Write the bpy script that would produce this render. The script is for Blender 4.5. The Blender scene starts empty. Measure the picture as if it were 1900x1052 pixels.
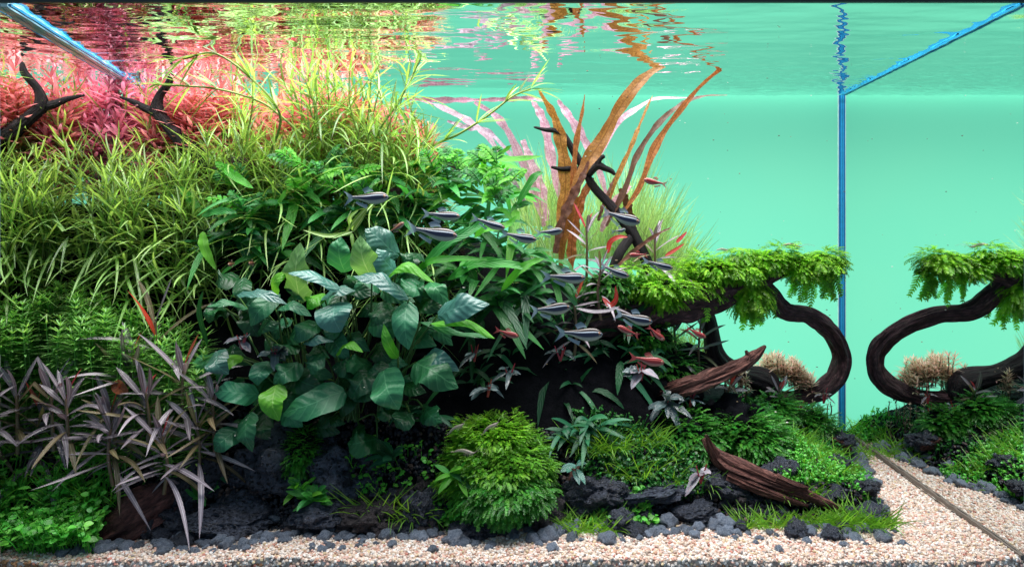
import bpy, bmesh, math, random
import numpy as np
from mathutils import Vector, noise
random.seed(7); np.random.seed(7); noise.seed_set(3)
R = random.random
U = random.uniform
C = bpy.context.scene.collection
SC = bpy.context.scene

# ------------------------------------------------------------------ camera, light, exposure (1 unit = 10 cm)
FP, CX, CY, CD = 1206.0, 1052.0, 434.0, 5.08      # focal length in photo pixels, principal point, distance to the front glass
TX_R = 3.572; Y_B = 3.40; Z_W = 1.807; Z_G = -2.574
cam = bpy.data.objects.new('camera', bpy.data.cameras.new('camera')); C.objects.link(cam)
cam.location = (0, -CD, 0); cam.rotation_euler = (math.pi/2, 0, 0)
cam.data.sensor_width = 36; cam.data.lens = 36*FP/1900
cam.data.shift_x = -(CX-950)/1900; cam.data.shift_y = -(526-CY)/1900
cam.data.clip_start = 0.05; cam.data.clip_end = 100
SC.camera = cam
w = bpy.data.worlds.new('World'); SC.world = w; w.use_nodes = True
w.node_tree.nodes['Background'].inputs[0].default_value = (0.5, 0.75, 1.0, 1)
w.node_tree.nodes['Background'].inputs[1].default_value = 0.30
SC.view_settings.view_transform = 'Standard'; SC.view_settings.look = 'None'
SC.view_settings.exposure = 0; SC.view_settings.gamma = 1
SC.cycles.caustics_reflective = False; SC.cycles.caustics_refractive = False
SC.cycles.max_bounces = 8; SC.cycles.diffuse_bounces = 3; SC.cycles.glossy_bounces = 5
SC.cycles.transmission_bounces = 5; SC.cycles.transparent_max_bounces = 12
SC.cycles.sample_clamp_indirect = 6; SC.cycles.use_denoising = True

def area(name, loc, rot, sx, sy, power, col):
    l = bpy.data.lights.new(name, 'AREA'); l.shape = 'RECTANGLE'; l.size = sx; l.size_y = sy; l.energy = power; l.color = col
    o = bpy.data.objects.new(name, l); C.objects.link(o); o.location = loc; o.rotation_euler = rot; return o
area('hood_lamp', (-.8, 1.2, 4.6), (0, 0, 0), 9.0, 3.5, 1420, (1.0, .97, .96))
area('backlight_lamp', (-0.3, 4.5, -1.15), (-math.pi/2, 0, 0), 11.0, 5.0, 152, (1, 1, 1))
area('backlight_tube', (-0.9, 3.62, 2.05), (math.radians(-25), 0, 0), 9.5, .12, 20, (.75, 1, 1))

# ------------------------------------------------------------------ helpers
def P(px, py, Y):
    s = FP/(Y+CD); return np.array([(px-CX)/s, Y, (CY-py)/s])
def S(Y): return FP/(Y+CD)
V3 = lambda *a: np.array(a, float)
def unit(v):
    v = np.asarray(v, float); n = np.linalg.norm(v, axis=-1, keepdims=True); return v/np.maximum(n, 1e-9)

class Acc:
    """collects equal-sided faces; builds ONE mesh object"""
    def __init__(s, k=4): s.k=k; s.v=[]; s.f=[]; s.u=[]; s.r=[]; s.c=[]; s.mi=[]; s.n=0
    def add(s, v, f, uv=None, rnd=None, col=None, mi=0):
        v=np.asarray(v,float); f=np.asarray(f,int)
        s.v.append(v); s.f.append(f+s.n); s.n+=len(v)
        s.u.append(np.zeros((len(v),2)) if uv is None else np.asarray(uv,float))
        s.r.append(np.full(len(v), R() if rnd is None else rnd)); s.mi.append(np.full(len(f), mi, int))
        if col is not None: s.c.append(np.tile(np.array(list(col)+[1.0]), (len(v),1)))
    def mesh(s, name, mats, smooth=True, origin=(0,0,0)):
        v=np.concatenate(s.v)-np.asarray(origin,float); f=np.concatenate(s.f); u=np.concatenate(s.u); r=np.concatenate(s.r)
        m=bpy.data.meshes.new(name); k=s.k
        m.vertices.add(len(v)); m.vertices.foreach_set('co', v.astype(np.float32).ravel())
        m.loops.add(f.size); m.loops.foreach_set('vertex_index', f.astype(np.int32).ravel())
        m.polygons.add(len(f)); m.polygons.foreach_set('loop_start', np.arange(0,f.size,k,dtype=np.int32))
        m.polygons.foreach_set('use_smooth', np.full(len(f), smooth)); m.polygons.foreach_set('material_index', np.concatenate(s.mi).astype(np.int32))
        ul=m.uv_layers.new(name='UVMap'); ul.data.foreach_set('uv', u[f.ravel()].astype(np.float32).ravel())
        a=m.attributes.new('rnd','FLOAT','POINT'); a.data.foreach_set('value', r.astype(np.float32))
        if s.c:
            a=m.attributes.new('Col','FLOAT_COLOR','POINT'); a.data.foreach_set('color', np.concatenate(s.c).astype(np.float32).ravel())
        if not isinstance(mats,(list,tuple)): mats=[mats]
        for q in mats: m.materials.append(q)
        m.update(calc_edges=True); m.validate()
        return m
def link(name, mesh, parent=None, loc=(0,0,0)):
    o=bpy.data.objects.new(name, mesh); C.objects.link(o); o.location=loc
    if parent is not None: o.parent=parent
    return o
def tag(o, label=None, cat=None, group=None, kind=None):
    if label: o['label']=label
    if cat: o['category']=cat
    if group: o['group']=group
    if kind: o['kind']=kind
    return o
def thing(name, loc, label, cat, group=None):
    o=bpy.data.objects.new(name, None); C.objects.link(o); o.location=tuple(loc); o.empty_display_size=.1
    return tag(o, label, cat, group)

def spline(pts, n):
    """Catmull-Rom resample of rows (any width) to n rows"""
    p=np.asarray(pts,float)
    if len(p)==2:
        t=np.linspace(0,1,n)[:,None]; return p[0]*(1-t)+p[1]*t
    q=np.vstack([2*p[0]-p[1], p, 2*p[-1]-p[-2]]); t=np.linspace(0,len(p)-1-1e-6,n); i=t.astype(int); f=(t-i)[:,None]
    a,b,c,d=q[i],q[i+1],q[i+2],q[i+3]
    return .5*((2*b)+(-a+c)*f+(2*a-5*b+4*c-d)*f*f+(-a+3*b-3*c+d)*f**3)
def grid_faces(n, m, wrap=False):
    i=np.arange(n-1)[:,None]; j=np.arange(m if wrap else m-1)[None,:]; j2=(j+1)%m
    return np.stack([i*m+j, i*m+j2, (i+1)*m+j2, (i+1)*m+j],-1).reshape(-1,4)
def blade(pts, wid, nrm=(0,0,1), m=3, fold=.15, wave=0, wn=5, ph=0, twist=0, cup=0):
    """a leaf along pts (n x 3) with widths wid; returns verts, faces, uv"""
    p=np.asarray(pts,float); n=len(p); t=unit(np.gradient(p,axis=0)); N=np.tile(np.asarray(nrm,float),(n,1)) if np.ndim(nrm)==1 else nrm
    s=unit(np.cross(t,N)); N=unit(np.cross(s,t))
    if np.any(twist):
        a=np.asarray(twist)*np.linspace(0,1,n) if np.ndim(twist)==0 else np.asarray(twist); c,sn=np.cos(a)[:,None],np.sin(a)[:,None]
        s,N=s*c+N*sn, N*c-s*sn
    q=np.linspace(-1,1,m)[None,:,None]; W=(np.asarray(wid,float)/2)[:,None,None]; u=np.linspace(0,1,n)[:,None,None]
    h=fold*np.abs(q)*W + wave*W*np.sin(u*wn*6.283+ph+q*1.3)*np.abs(q) - cup*W*q*q
    v=p[:,None,:]+s[:,None,:]*q*W+N[:,None,:]*h
    uv=np.stack(np.broadcast_arrays(u[...,0], (q[...,0]+1)/2),-1)
    return v.reshape(-1,3), grid_faces(n,m), uv.reshape(-1,2)
def tube(pts, rad, k=6, rough=0, seed=0, squash=1.0, ridges=0, rs=3.0):
    p=np.asarray(pts,float); n=len(p); t=unit(np.gradient(p,axis=0))
    ref=np.array([.13,.95,.2]) if abs(t[:,1]).mean()<.8 else np.array([1.,0,.1])
    a=unit(np.cross(t,ref)); b=np.cross(a,t); th=np.linspace(0,2*math.pi,k,endpoint=False)
    r=np.asarray(rad,float)[:,None]*np.ones(k)[None,:]
    if rough or ridges:
        L=np.concatenate([[0],np.cumsum(np.linalg.norm(np.diff(p,axis=0),axis=1))])
        for i in range(n):
            for j in range(k):
                q=Vector((math.cos(th[j])*1.6+seed, math.sin(th[j])*1.6, L[i]*1.2))
                g=noise.noise(q)*rough+noise.noise(q*2.7)*rough*.5
                if ridges: g+=ridges*(abs(noise.noise(Vector((math.cos(th[j]+L[i]*.4)*rs+seed, math.sin(th[j]+L[i]*.4)*rs, L[i]*.8))))*1.3+abs(noise.noise(Vector((math.cos(th[j]+L[i]*.4)*rs*2.6+seed, math.sin(th[j]+L[i]*.4)*rs*2.6, L[i]*1.6))))*.8-.62)
                r[i,j]*=1+g
    v=p[:,None,:]+(a[:,None,:]*np.cos(th)[None,:,None]+b[:,None,:]*np.sin(th)[None,:,None]*squash)*r[...,None]
    uv=np.zeros((n,k,2)); uv[...,0]=np.linspace(0,1,n)[:,None]; uv[...,1]=np.arange(k)[None,:]/k
    f=grid_faces(n,k,True)
    return v.reshape(-1,3), f, uv.reshape(-1,2)
def lens(n, a=.35, b=.6):           # leaf width profile 0..1
    t=np.linspace(0,1,n); y=np.sin(np.pi*t**a_exp(a))**b; y[0]=max(y[0],.12); y[-1]=.03; return y
def a_exp(a): return math.log(.5)/math.log(a)     # widest point at a
def droop(base, d, L, sag, n=7, curl=0):
    """curve leaving base along d, bending down"""
    d=unit(d); t=np.linspace(0,1,n)[:,None]; p=base+d*L*t; p=p+np.array([0,0,-1.])*sag*L*t**2
    if curl: p=p+np.cross(d,[0,0,1.])*curl*L*t**2
    return p
def rot_to(d, up=(0,0,1)):
    z=unit(d); x=unit(np.cross(up if abs(z[2])<.95 else (0,1,0), z)); y=np.cross(z,x); return np.stack([x,y,z],1)

# ------------------------------------------------------------------ materials
def newmat(name):
    m=bpy.data.materials.new(name); m.use_nodes=True; nt=m.node_tree; nt.nodes.clear()
    return m, nt
class NT:
    def __init__(s, nt): s.nt=nt
    def n(s, t, **kw):
        o=s.nt.nodes.new(t)
        for k,v in kw.items():
            if k in ('i',):
                for a,b in v.items(): o.inputs[a].default_value=b
            else: setattr(o,k,v)
        return o
    def l(s,a,b): s.nt.links.new(a,b)
    def math(s,op,a,b=None,c=None):
        o=s.n('ShaderNodeMath',operation=op)
        for i,x in enumerate((a,b,c)):
            if x is None: continue
            if isinstance(x,(int,float)): o.inputs[i].default_value=x
            else: s.l(x,o.inputs[i])
        return o.outputs[0]
    def mix(s,f,a,b,bt='MIX'):
        o=s.n('ShaderNodeMix',data_type='RGBA',blend_type=bt)
        for i,x in ((0,f),(6,a),(7,b)):
            if isinstance(x,(int,float)): o.inputs[i].default_value=x
            elif isinstance(x,tuple): o.inputs[i].default_value=(*x[:3],1)
            else: s.l(x,o.inputs[i])
        return o.outputs[2]
    def ramp(s,f,stops,interp='LINEAR'):
        o=s.n('ShaderNodeValToRGB'); o.color_ramp.interpolation=interp; e=o.color_ramp.elements
        while len(e)<len(stops): e.new(.5)
        for q,(p,c) in zip(e,stops): q.position=p; q.color=(*c,1) if len(c)==3 else c
        s.l(f,o.inputs[0]); return o.outputs[0]
    def noise(s,scale,detail=3,vec=None,rough=.55,dist=0):
        o=s.n('ShaderNodeTexNoise',i={'Scale':scale,'Detail':detail,'Roughness':rough,'Distortion':dist})
        if vec is not None: s.l(vec,o.inputs['Vector'])
        return o.outputs[0]
    def mapped(s,src,scale):
        o=s.n('ShaderNodeMapping'); o.inputs['Scale'].default_value=scale; s.l(src,o.inputs[0]); return o.outputs[0]
def g3(x): return (x,x,x)

def leaf_mat(name, c1, c2, vein, tip=None, trans=.35, rough=.38, veinw=.07, side=.25, side_n=14, mott=0, mcol=None, mscale=60, var=.5, spec=.5, back=None, tcol=None):
    m,nt=newmat(name); q=NT(nt)
    uv=q.n('ShaderNodeUVMap'); sp=q.n('ShaderNodeSeparateXYZ'); q.l(uv.outputs[0],sp.inputs[0])
    oi=q.n('ShaderNodeObjectInfo'); at=q.n('ShaderNodeAttribute',attribute_name='rnd')
    rnd=q.math('FRACT',q.math('ADD',oi.outputs['Random'],at.outputs['Fac']))
    tc=q.n('ShaderNodeTexCoord').outputs['Object']
    nz=q.noise(9,3,tc)
    f=q.math('ADD',q.math('MULTIPLY',nz,.7),q.math('MULTIPLY',rnd,.6)); f=q.math('SUBTRACT',f,.15)
    o=q.n('ShaderNodeClamp'); q.l(f,o.inputs[0]); col=q.mix(o.outputs[0],c1,c2)
    av=q.math('ABSOLUTE',q.math('SUBTRACT',q.math('MULTIPLY',sp.outputs[1],2),1))
    if mott:
        mz=q.noise(mscale,3,tc,.6,.8); mf=q.ramp(mz,[(.42,g3(0)),(.56,g3(1))]); col=q.mix(q.math('MULTIPLY',mf,mott),col,mcol)
    if side:
        w_=q.math('SINE',q.math('MULTIPLY',q.math('SUBTRACT',sp.outputs[0],q.math('MULTIPLY',av,.22)),side_n*6.283))
        sv=q.math('MULTIPLY',q.math('GREATER_THAN',w_,.9),side); col=q.mix(sv,col,vein)
    vf=q.math('LESS_THAN',av,veinw); col=q.mix(q.math('MULTIPLY',vf,.8),col,vein)
    if tip: col=q.mix(q.math('POWER',sp.outputs[0],3),col,tip)
    hs=q.n('ShaderNodeHueSaturation'); q.l(col,hs.inputs['Color']); q.l(q.math('ADD',q.math('MULTIPLY',rnd,var),1-var*.5),hs.inputs['Value'])
    q.l(q.math('ADD',q.math('MULTIPLY',q.math('FRACT',q.math('MULTIPLY',rnd,7.3)),.03),.485),hs.inputs['Hue'])
    col=hs.outputs[0]
    p=q.n('ShaderNodeBsdfPrincipled',i={'Roughness':rough,'Specular IOR Level':spec}); q.l(col,p.inputs['Base Color'])
    bp=q.n('ShaderNodeBump',i={'Strength':.35,'Distance':.01}); 
    q.l(q.math('ADD',q.noise(40,2,tc),q.math('MULTIPLY',q.math('SINE',q.math('MULTIPLY',q.math('SUBTRACT',sp.outputs[0],q.math('MULTIPLY',av,.22)),side_n*6.283)),.5 if side else 0)),bp.inputs['Height']); q.l(bp.outputs[0],p.inputs['Normal'])
    tr=q.n('ShaderNodeBsdfTranslucent'); 
    tcl=q.mix(1.0,col,(tcol or (1.6,1.5,.7)),'MULTIPLY'); q.l(tcl,tr.inputs[0])
    mx=q.n('ShaderNodeMixShader',i={0:trans}); q.l(p.outputs[0],mx.inputs[1]); q.l(tr.outputs[0],mx.inputs[2])
    out=q.n('ShaderNodeOutputMaterial'); q.l(mx.outputs[0],out.inputs[0]); return m

def wood_mat(name, a, b, c, sc=1.0):
    m,nt=newmat(name); q=NT(nt); uv=q.n('ShaderNodeUVMap').outputs[0]; tc=q.n('ShaderNodeTexCoord').outputs['Object']
    st=q.mapped(uv,(7*sc,26,1)); g=q.noise(1.0,5,st,.65,.8); g2=q.noise(6,4,tc,.6); fine=q.noise(1.0,4,q.mapped(uv,(16*sc,90,1)),.7,.4)
    col=q.ramp(g,[(.3,a),(.5,b),(.72,c)]); col=q.mix(q.math('MULTIPLY',q.ramp(g2,[(.35,g3(0)),(.7,g3(1))]),.5),col,a)
    col=q.mix(q.ramp(fine,[(.35,g3(.7)),(.5,g3(0))]),col,tuple(x*.3 for x in a))
    p=q.n('ShaderNodeBsdfPrincipled',i={'Roughness':.62,'Specular IOR Level':.35}); q.l(col,p.inputs['Base Color'])
    bp=q.n('ShaderNodeBump',i={'Strength':.9,'Distance':.03}); q.l(q.math('ADD',g,q.math('MULTIPLY',fine,.6)),bp.inputs['Height']); q.l(bp.outputs[0],p.inputs['Normal'])
    out=q.n('ShaderNodeOutputMaterial'); q.l(p.outputs[0],out.inputs[0]); return m
def rock_mat(name, a, b, sc=5, pits=True, rough=.5, spec=.5):
    m,nt=newmat(name); q=NT(nt); tc=q.n('ShaderNodeTexCoord').outputs['Object']; oi=q.n('ShaderNodeObjectInfo')
    g=q.noise(sc*2,6,tc,.65); col=q.mix(q.ramp(g,[(.35,g3(0)),(.68,g3(1))]),a,b)
    hs=q.n('ShaderNodeHueSaturation'); q.l(col,hs.inputs['Color']); q.l(q.math('ADD',q.math('MULTIPLY',oi.outputs['Random'],.7),.65),hs.inputs['Value']); col=hs.outputs[0]
    h=q.math('MULTIPLY',q.noise(sc*7,6,tc,.7),.5)
    if pits:
        v=q.n('ShaderNodeTexVoronoi',i={'Scale':sc*3.2,'Randomness':1.0}); v.feature='F1'
        nv=q.n('ShaderNodeTexNoise',i={'Scale':sc*2,'Detail':2}); q.l(tc,nv.inputs[0]); mv=q.n('ShaderNodeMix',data_type='VECTOR'); mv.inputs[0].default_value=.12; q.l(tc,mv.inputs[4]); q.l(nv.outputs[1],mv.inputs[5]); q.l(mv.outputs[1],v.inputs[0])
        pf=q.ramp(v.outputs[0],[(.12,g3(0)),(.42,g3(1))]); h=q.math('ADD',h,q.math('MULTIPLY',pf,.9)); col=q.mix(pf,tuple(x*.25 for x in a),col)
    p=q.n('ShaderNodeBsdfPrincipled',i={'Roughness':rough,'Specular IOR Level':spec}); q.l(col,p.inputs['Base Color'])
    bp=q.n('ShaderNodeBump',i={'Strength':1.0,'Distance':.04}); q.l(h,bp.inputs['Height']); q.l(bp.outputs[0],p.inputs['Normal'])
    out=q.n('ShaderNodeOutputMaterial'); q.l(p.outputs[0],out.inputs[0]); return m
def plain(name, col, rough=.5, spec=.5, metal=0, trans=0, bump=0):
    m,nt=newmat(name); q=NT(nt); p=q.n('ShaderNodeBsdfPrincipled',i={'Roughness':rough,'Specular IOR Level':spec,'Metallic':metal})
    tc=q.n('ShaderNodeTexCoord').outputs['Object']; g=q.noise(14,3,tc); q.l(q.mix(g,tuple(x*.75 for x in col),tuple(min(1,x*1.2) for x in col)),p.inputs['Base Color'])
    s=p.outputs[0]
    if trans:
        t=q.n('ShaderNodeBsdfTransparent'); mx=q.n('ShaderNodeMixShader',i={0:trans}); q.l(s,mx.inputs[1]); q.l(t.outputs[0],mx.inputs[2]); s=mx.outputs[0]
    out=q.n('ShaderNodeOutputMaterial'); q.l(s,out.inputs[0]); return m
def tir_mat(name, ior, tint, bump=False):
    """a boundary between water and air: mirror beyond the critical angle, clear below it (plain Fresnel)"""
    m,nt=newmat(name); q=NT(nt)
    fr=q.n('ShaderNodeFresnel',i={'IOR':ior}); gl=q.n('ShaderNodeBsdfGlossy',i={'Roughness':0.0,'Color':(*tint,1)}); tr=q.n('ShaderNodeBsdfTransparent')
    mx=q.n('ShaderNodeMixShader'); q.l(fr.outputs[0],mx.inputs[0]); q.l(tr.outputs[0],mx.inputs[1]); q.l(gl.outputs[0],mx.inputs[2])
    out=q.n('ShaderNodeOutputMaterial'); q.l(mx.outputs[0],out.inputs[0]); return m

M={}
M['water']=tir_mat('water_boundary',1.33,(.86,.90,.90))
M['glass']=tir_mat('pane_boundary',1.40,(.93,.95,.94))
M['glass_l']=tir_mat('pane_boundary_grey',1.40,(.90,.90,.90))  # slightly greyer mirror tint than the other end pane
m,nt=newmat('opal_film'); q=NT(nt); t=q.n('ShaderNodeBsdfTranslucent',i={0:(.25,.88,.60,1)}); g=q.noise(.6,2,q.n('ShaderNodeTexCoord').outputs['Object']); q.l(q.mix(g,(.28,.93,.57),(.22,.90,.57)),t.inputs[0]); out=q.n('ShaderNodeOutputMaterial'); q.l(t.outputs[0],out.inputs[0]); M['film']=m
M['silicone']=plain('seam_painted_blue_light',(.03,.42,.85),.15,.8); M['silicone_d']=plain('seam_painted_deep_blue_light',(.01,.20,.50),.15,.8); M['silicone_l']=plain('seam_painted_pale_light',(.55,.9,.95),.12,.8)  # bluish refraction and water-line light painted as strip colours
M['rim']=plain('dark_rim',(.01,.02,.02),.4)
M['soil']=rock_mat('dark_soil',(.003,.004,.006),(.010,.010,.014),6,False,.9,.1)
M['lava']=rock_mat('lava_rock',(.012,.015,.025),(.095,.115,.165),4.5,True,.42,.55)
M['lava_w']=rock_mat('brown_lava_rock',(.03,.024,.026),(.12,.10,.11),5,True,.5,.5)
M['pebble']=rock_mat('slate_pebble',(.10,.14,.20),(.32,.37,.46),3,False,.3,.5)
M['wood']=wood_mat('dark_driftwood',(.014,.008,.010),(.08,.038,.044),(.32,.16,.18))
M['wood_r']=wood_mat('red_driftwood',(.035,.013,.011),(.18,.07,.055),(.48,.23,.18))
M['wood_b']=wood_mat('black_driftwood',(.004,.003,.005),(.014,.009,.012),(.05,.025,.03))
def sandmat():
    m,nt=newmat('pale_sand'); q=NT(nt); a=q.n('ShaderNodeAttribute',attribute_name='Col'); p=q.n('ShaderNodeBsdfPrincipled',i={'Roughness':.55,'Specular IOR Level':.35}); q.l(a.outputs[0],p.inputs['Base Color'])
    out=q.n('ShaderNodeOutputMaterial'); q.l(p.outputs[0],out.inputs[0]); return m
M['grain']=sandmat()
m,nt=newmat('sand_bed_mix'); q=NT(nt); tc=q.n('ShaderNodeTexCoord').outputs['Object']; v=q.n('ShaderNodeTexVoronoi',i={'Scale':34}); q.l(tc,v.inputs[0]); hs=q.n('ShaderNodeSeparateColor'); q.l(v.outputs[1],hs.inputs[0])
col=q.ramp(hs.outputs[0],[(0,(.30,.20,.15)),(.3,(.62,.44,.36)),(.7,(.72,.58,.48)),(1,(.8,.74,.68))]); p=q.n('ShaderNodeBsdfPrincipled',i={'Roughness':.6}); q.l(col,p.inputs[0]); bp=q.n('ShaderNodeBump',i={'Strength':.8,'Distance':.02}); q.l(v.outputs[0],bp.inputs['Height']); bp.invert=True; q.l(bp.outputs[0],p.inputs['Normal']); out=q.n('ShaderNodeOutputMaterial'); q.l(p.outputs[0],out.inputs[0]); M['sand']=m

M['star']=leaf_mat('star_grass_leaf',(.09,.26,.045),(.38,.60,.17),(.66,.78,.46),trans=.32,veinw=.14,side=0,var=1.0)
M['starstem']=leaf_mat('star_grass_stem',(.20,.30,.06),(.30,.36,.08),(.3,.4,.1),side=0,trans=.1)
M['rota']=leaf_mat('red_stem_leaf',(.62,.17,.19),(.92,.50,.50),(.9,.4,.35),trans=.35,side=0,var=.6,tcol=(1.3,.9,.9))
M['rotap']=leaf_mat('pink_stem_leaf',(.68,.18,.30),(.95,.54,.64),(.9,.45,.45),trans=.35,side=0,var=.6,tcol=(1.3,.9,1.0))
M['rotao']=leaf_mat('orange_stem_leaf',(.50,.20,.13),(.75,.48,.34),(.8,.5,.3),trans=.32,side=0,var=.6,tcol=(1.3,1,.8))
M['needle']=leaf_mat('needle_leaf',(.12,.40,.07),(.42,.76,.24),(.5,.8,.35),trans=.3,side=0,var=.7)
M['hygro']=leaf_mat('grey_purple_leaf',(.15,.12,.15),(.32,.27,.31),(.72,.68,.72),trans=.15,rough=.3,veinw=.10,side=.12,var=.6,spec=.8,tcol=(1.3,.8,.7))
M['hygro_o']=leaf_mat('olive_brown_leaf',(.12,.10,.05),(.22,.17,.09),(.40,.38,.22),trans=.2,rough=.35,veinw=.09,side=.12,var=.6)
M['hygro_r']=leaf_mat('red_new_leaf',(.55,.04,.04),(.65,.10,.07),(.7,.25,.2),trans=.4,veinw=.08,side=0,tcol=(1.4,.8,.7))
M['hstem']=leaf_mat('brown_stem',(.14,.10,.05),(.22,.14,.08),(.2,.12,.08),side=0,trans=.0)
M['broad']=leaf_mat('broad_green_leaf',(.018,.15,.06),(.045,.24,.10),(.10,.34,.16),trans=.22,rough=.42,veinw=.035,side=.4,side_n=6,var=.5,spec=.5)
M['broad_b']=leaf_mat('bluish_broad_leaf',(.03,.15,.115),(.07,.23,.18),(.12,.32,.25),trans=.12,rough=.38,veinw=.035,side=.18,side_n=7,var=.4,spec=.8)  # bluish top sheen painted into the leaf colour
M['broad_p']=leaf_mat('pale_broad_leaf',(.13,.34,.10),(.20,.44,.15),(.32,.55,.26),trans=.3,rough=.4,veinw=.04,side=.3,side_n=7,var=.3)
M['broad_y']=leaf_mat('bright_broad_leaf',(.10,.44,.03),(.22,.58,.06),(.36,.68,.16),trans=.45,rough=.4,veinw=.035,side=.2,side_n=7,var=.3)
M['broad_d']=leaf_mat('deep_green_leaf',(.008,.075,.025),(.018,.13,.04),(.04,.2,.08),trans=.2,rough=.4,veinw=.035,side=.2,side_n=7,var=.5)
M['petiole']=leaf_mat('petiole',(.04,.12,.03),(.09,.19,.05),(.2,.35,.08),side=0,trans=.1)
M['fern']=leaf_mat('fern_leaf',(.02,.19,.04),(.07,.38,.07),(.12,.42,.12),trans=.35,rough=.36,veinw=.06,side=.15,side_n=10,var=.8)
M['fernl']=leaf_mat('bright_fern_leaf',(.08,.42,.03),(.16,.55,.05),(.2,.55,.1),trans=.4,rough=.4,veinw=.06,side=.15,var=.6)
M['brown']=leaf_mat('amber_ribbon_leaf',(.46,.15,.04),(.72,.31,.09),(.26,.08,.02),trans=.38,rough=.45,veinw=.07,side=0,mott=.6,mcol=(.24,.075,.02),mscale=42,var=.3,tcol=(1.3,1.0,.7))
M['brown_d']=leaf_mat('dark_brown_ribbon_leaf',(.14,.055,.035),(.26,.11,.07),(.10,.04,.03),trans=.3,rough=.45,veinw=.07,side=0,mott=.6,mcol=(.09,.035,.025),mscale=24,var=.3)
M['pinkr']=leaf_mat('pink_ribbon_leaf',(.80,.42,.55),(.92,.62,.74),(.60,.18,.30),trans=.4,rough=.4,veinw=.05,side=0,mott=.65,mcol=(.60,.20,.34),mscale=52,var=.25,tcol=(1.1,1,1))
M['greyr']=leaf_mat('mauve_ribbon_leaf',(.38,.26,.36),(.55,.42,.52),(.25,.14,.2),trans=.4,rough=.4,veinw=.05,side=0,mott=.7,mcol=(.26,.14,.2),mscale=30,var=.25,tcol=(1.1,1,1))
M['hair']=leaf_mat('hair_grass_blade',(.34,.52,.30),(.62,.76,.52),(.3,.6,.2),trans=.5,side=0,var=.5)
M['grass']=leaf_mat('grass_blade',(.12,.36,.025),(.26,.55,.06),(.4,.6,.15),trans=.35,side=0,var=.6)
M['clover']=leaf_mat('round_small_leaf',(.07,.38,.04),(.18,.62,.09),(.2,.6,.12),trans=.35,side=0,var=.7)
M['clover_d']=leaf_mat('small_leaf_painted_shade',(.015,.13,.02),(.04,.26,.04),(.1,.3,.06),trans=.3,side=0,var=.7)  # darker copy of the round leaf, shade put into its colour
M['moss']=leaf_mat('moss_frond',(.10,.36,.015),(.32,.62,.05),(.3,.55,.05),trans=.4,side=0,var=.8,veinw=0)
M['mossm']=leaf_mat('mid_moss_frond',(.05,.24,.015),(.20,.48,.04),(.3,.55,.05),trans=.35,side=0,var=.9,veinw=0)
M['mossd']=leaf_mat('dark_moss_frond',(.02,.17,.018),(.09,.36,.04),(.1,.3,.05),trans=.25,side=0,var=.8,veinw=0)  # darker moss copy; paints shade on the skirt and the dim clumps
M['buce']=leaf_mat('silver_dark_leaf',(.05,.085,.09),(.13,.19,.20),(.22,.28,.28),trans=.08,rough=.22,veinw=.05,side=.15,var=.7,spec=1.0)
M['buce_w']=leaf_mat('silver_white_leaf',(.18,.18,.22),(.34,.33,.38),(.7,.3,.35),trans=.12,rough=.3,veinw=.05,side=.1,var=.3,spec=.8,tcol=(1.2,.9,1))
M['buce_r']=leaf_mat('crimson_stem',(.45,.02,.04),(.5,.06,.06),(.6,.2,.2),trans=.2,side=0)
M['pink']=leaf_mat('pink_green_leaf',(.60,.66,.34),(.95,.56,.58),(.7,.5,.4),trans=.4,side=0,var=.5,tcol=(1.1,1,1))
M['sword']=leaf_mat('narrow_dark_leaf',(.012,.11,.045),(.04,.20,.085),(.08,.28,.14),trans=.15,rough=.45,side=0,veinw=.07,var=.7,spec=.35)
print('materials done')

# ------------------------------------------------------------------ the tank and its water
def lpane_x(y): return -4.43-(y/Y_B)*1.0       # the left pane runs slightly inwards to the front
def quad_obj(name, corners, mat, parent=None, n=1):
    m=bpy.data.meshes.new(name); m.from_pydata([tuple(c) for c in corners],[],[(0,1,2,3)]); m.materials.append(mat); return link(name,m,parent)
tank=thing('aquarium_tank',(0,1.7,Z_G-.1),'glass aquarium tank with silicone corner seams painted blue for refraction and backlit rear','aquarium')
def pane_box(name, xa0, xa1, th, mat, label):
    # inner face (the water boundary) normal points into the air, thin real thickness is left to the seam bars
    z0,z1=Z_G-.09,Z_W+.12; m=bpy.data.meshes.new(name)
    s=1 if xa0>0 else -1
    vs=[(xa0,0,z0),(xa1,Y_B,z0),(xa1,Y_B,z1),(xa0,0,z1)]
    f=[(0,1,2,3)] if s>0 else [(3,2,1,0)]
    m.from_pydata(vs,[],f); m.materials.append(mat); o=link(name,m,tank,(0,-1.7,-(Z_G-.1))); o['label']=label; return o
pane_box('side_pane',TX_R,TX_R,.1,M['glass'],'clear end pane that mirrors the bent branch')
pane_box('side_pane',lpane_x(0),lpane_x(Y_B),.1,M['glass_l'],'end pane that mirrors the black twigs and red plants')
TO=(0,1.7,Z_G-.1)
def bar(name, a, b, wx, wy, mat, jag=0, n=2):
    a=np.array(a);b=np.array(b); t=np.linspace(0,1,n)[:,None]; p=a*(1-t)+b*t
    if jag: p=p+np.random.uniform(-1,1,p.shape)*jag*np.array([1,0,.6])
    v,f,uv=tube(p,np.full(n,1.0),4); k=4; v=v.reshape(n,k,3); c=p[:,None,:]; d=(v-c)
    tt=unit(b-a)
    e1=unit(np.cross(tt,[0,0,1.] if abs(tt[2])<.9 else [0,1.,0])); e2=np.cross(tt,e1)
    out=np.stack([p+e1*wx*sx/2+e2*wy*sy/2 for sx,sy in((-1,-1),(1,-1),(1,1),(-1,1))],1)
    A=Acc(); A.add(out.reshape(-1,3),grid_faces(n,4,True)); 
    A.add(out[0],[[3,2,1,0]]); A.add(out[-1],[[0,1,2,3]])
    return link(name,A.mesh(name,mat,False,TO),tank)
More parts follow.
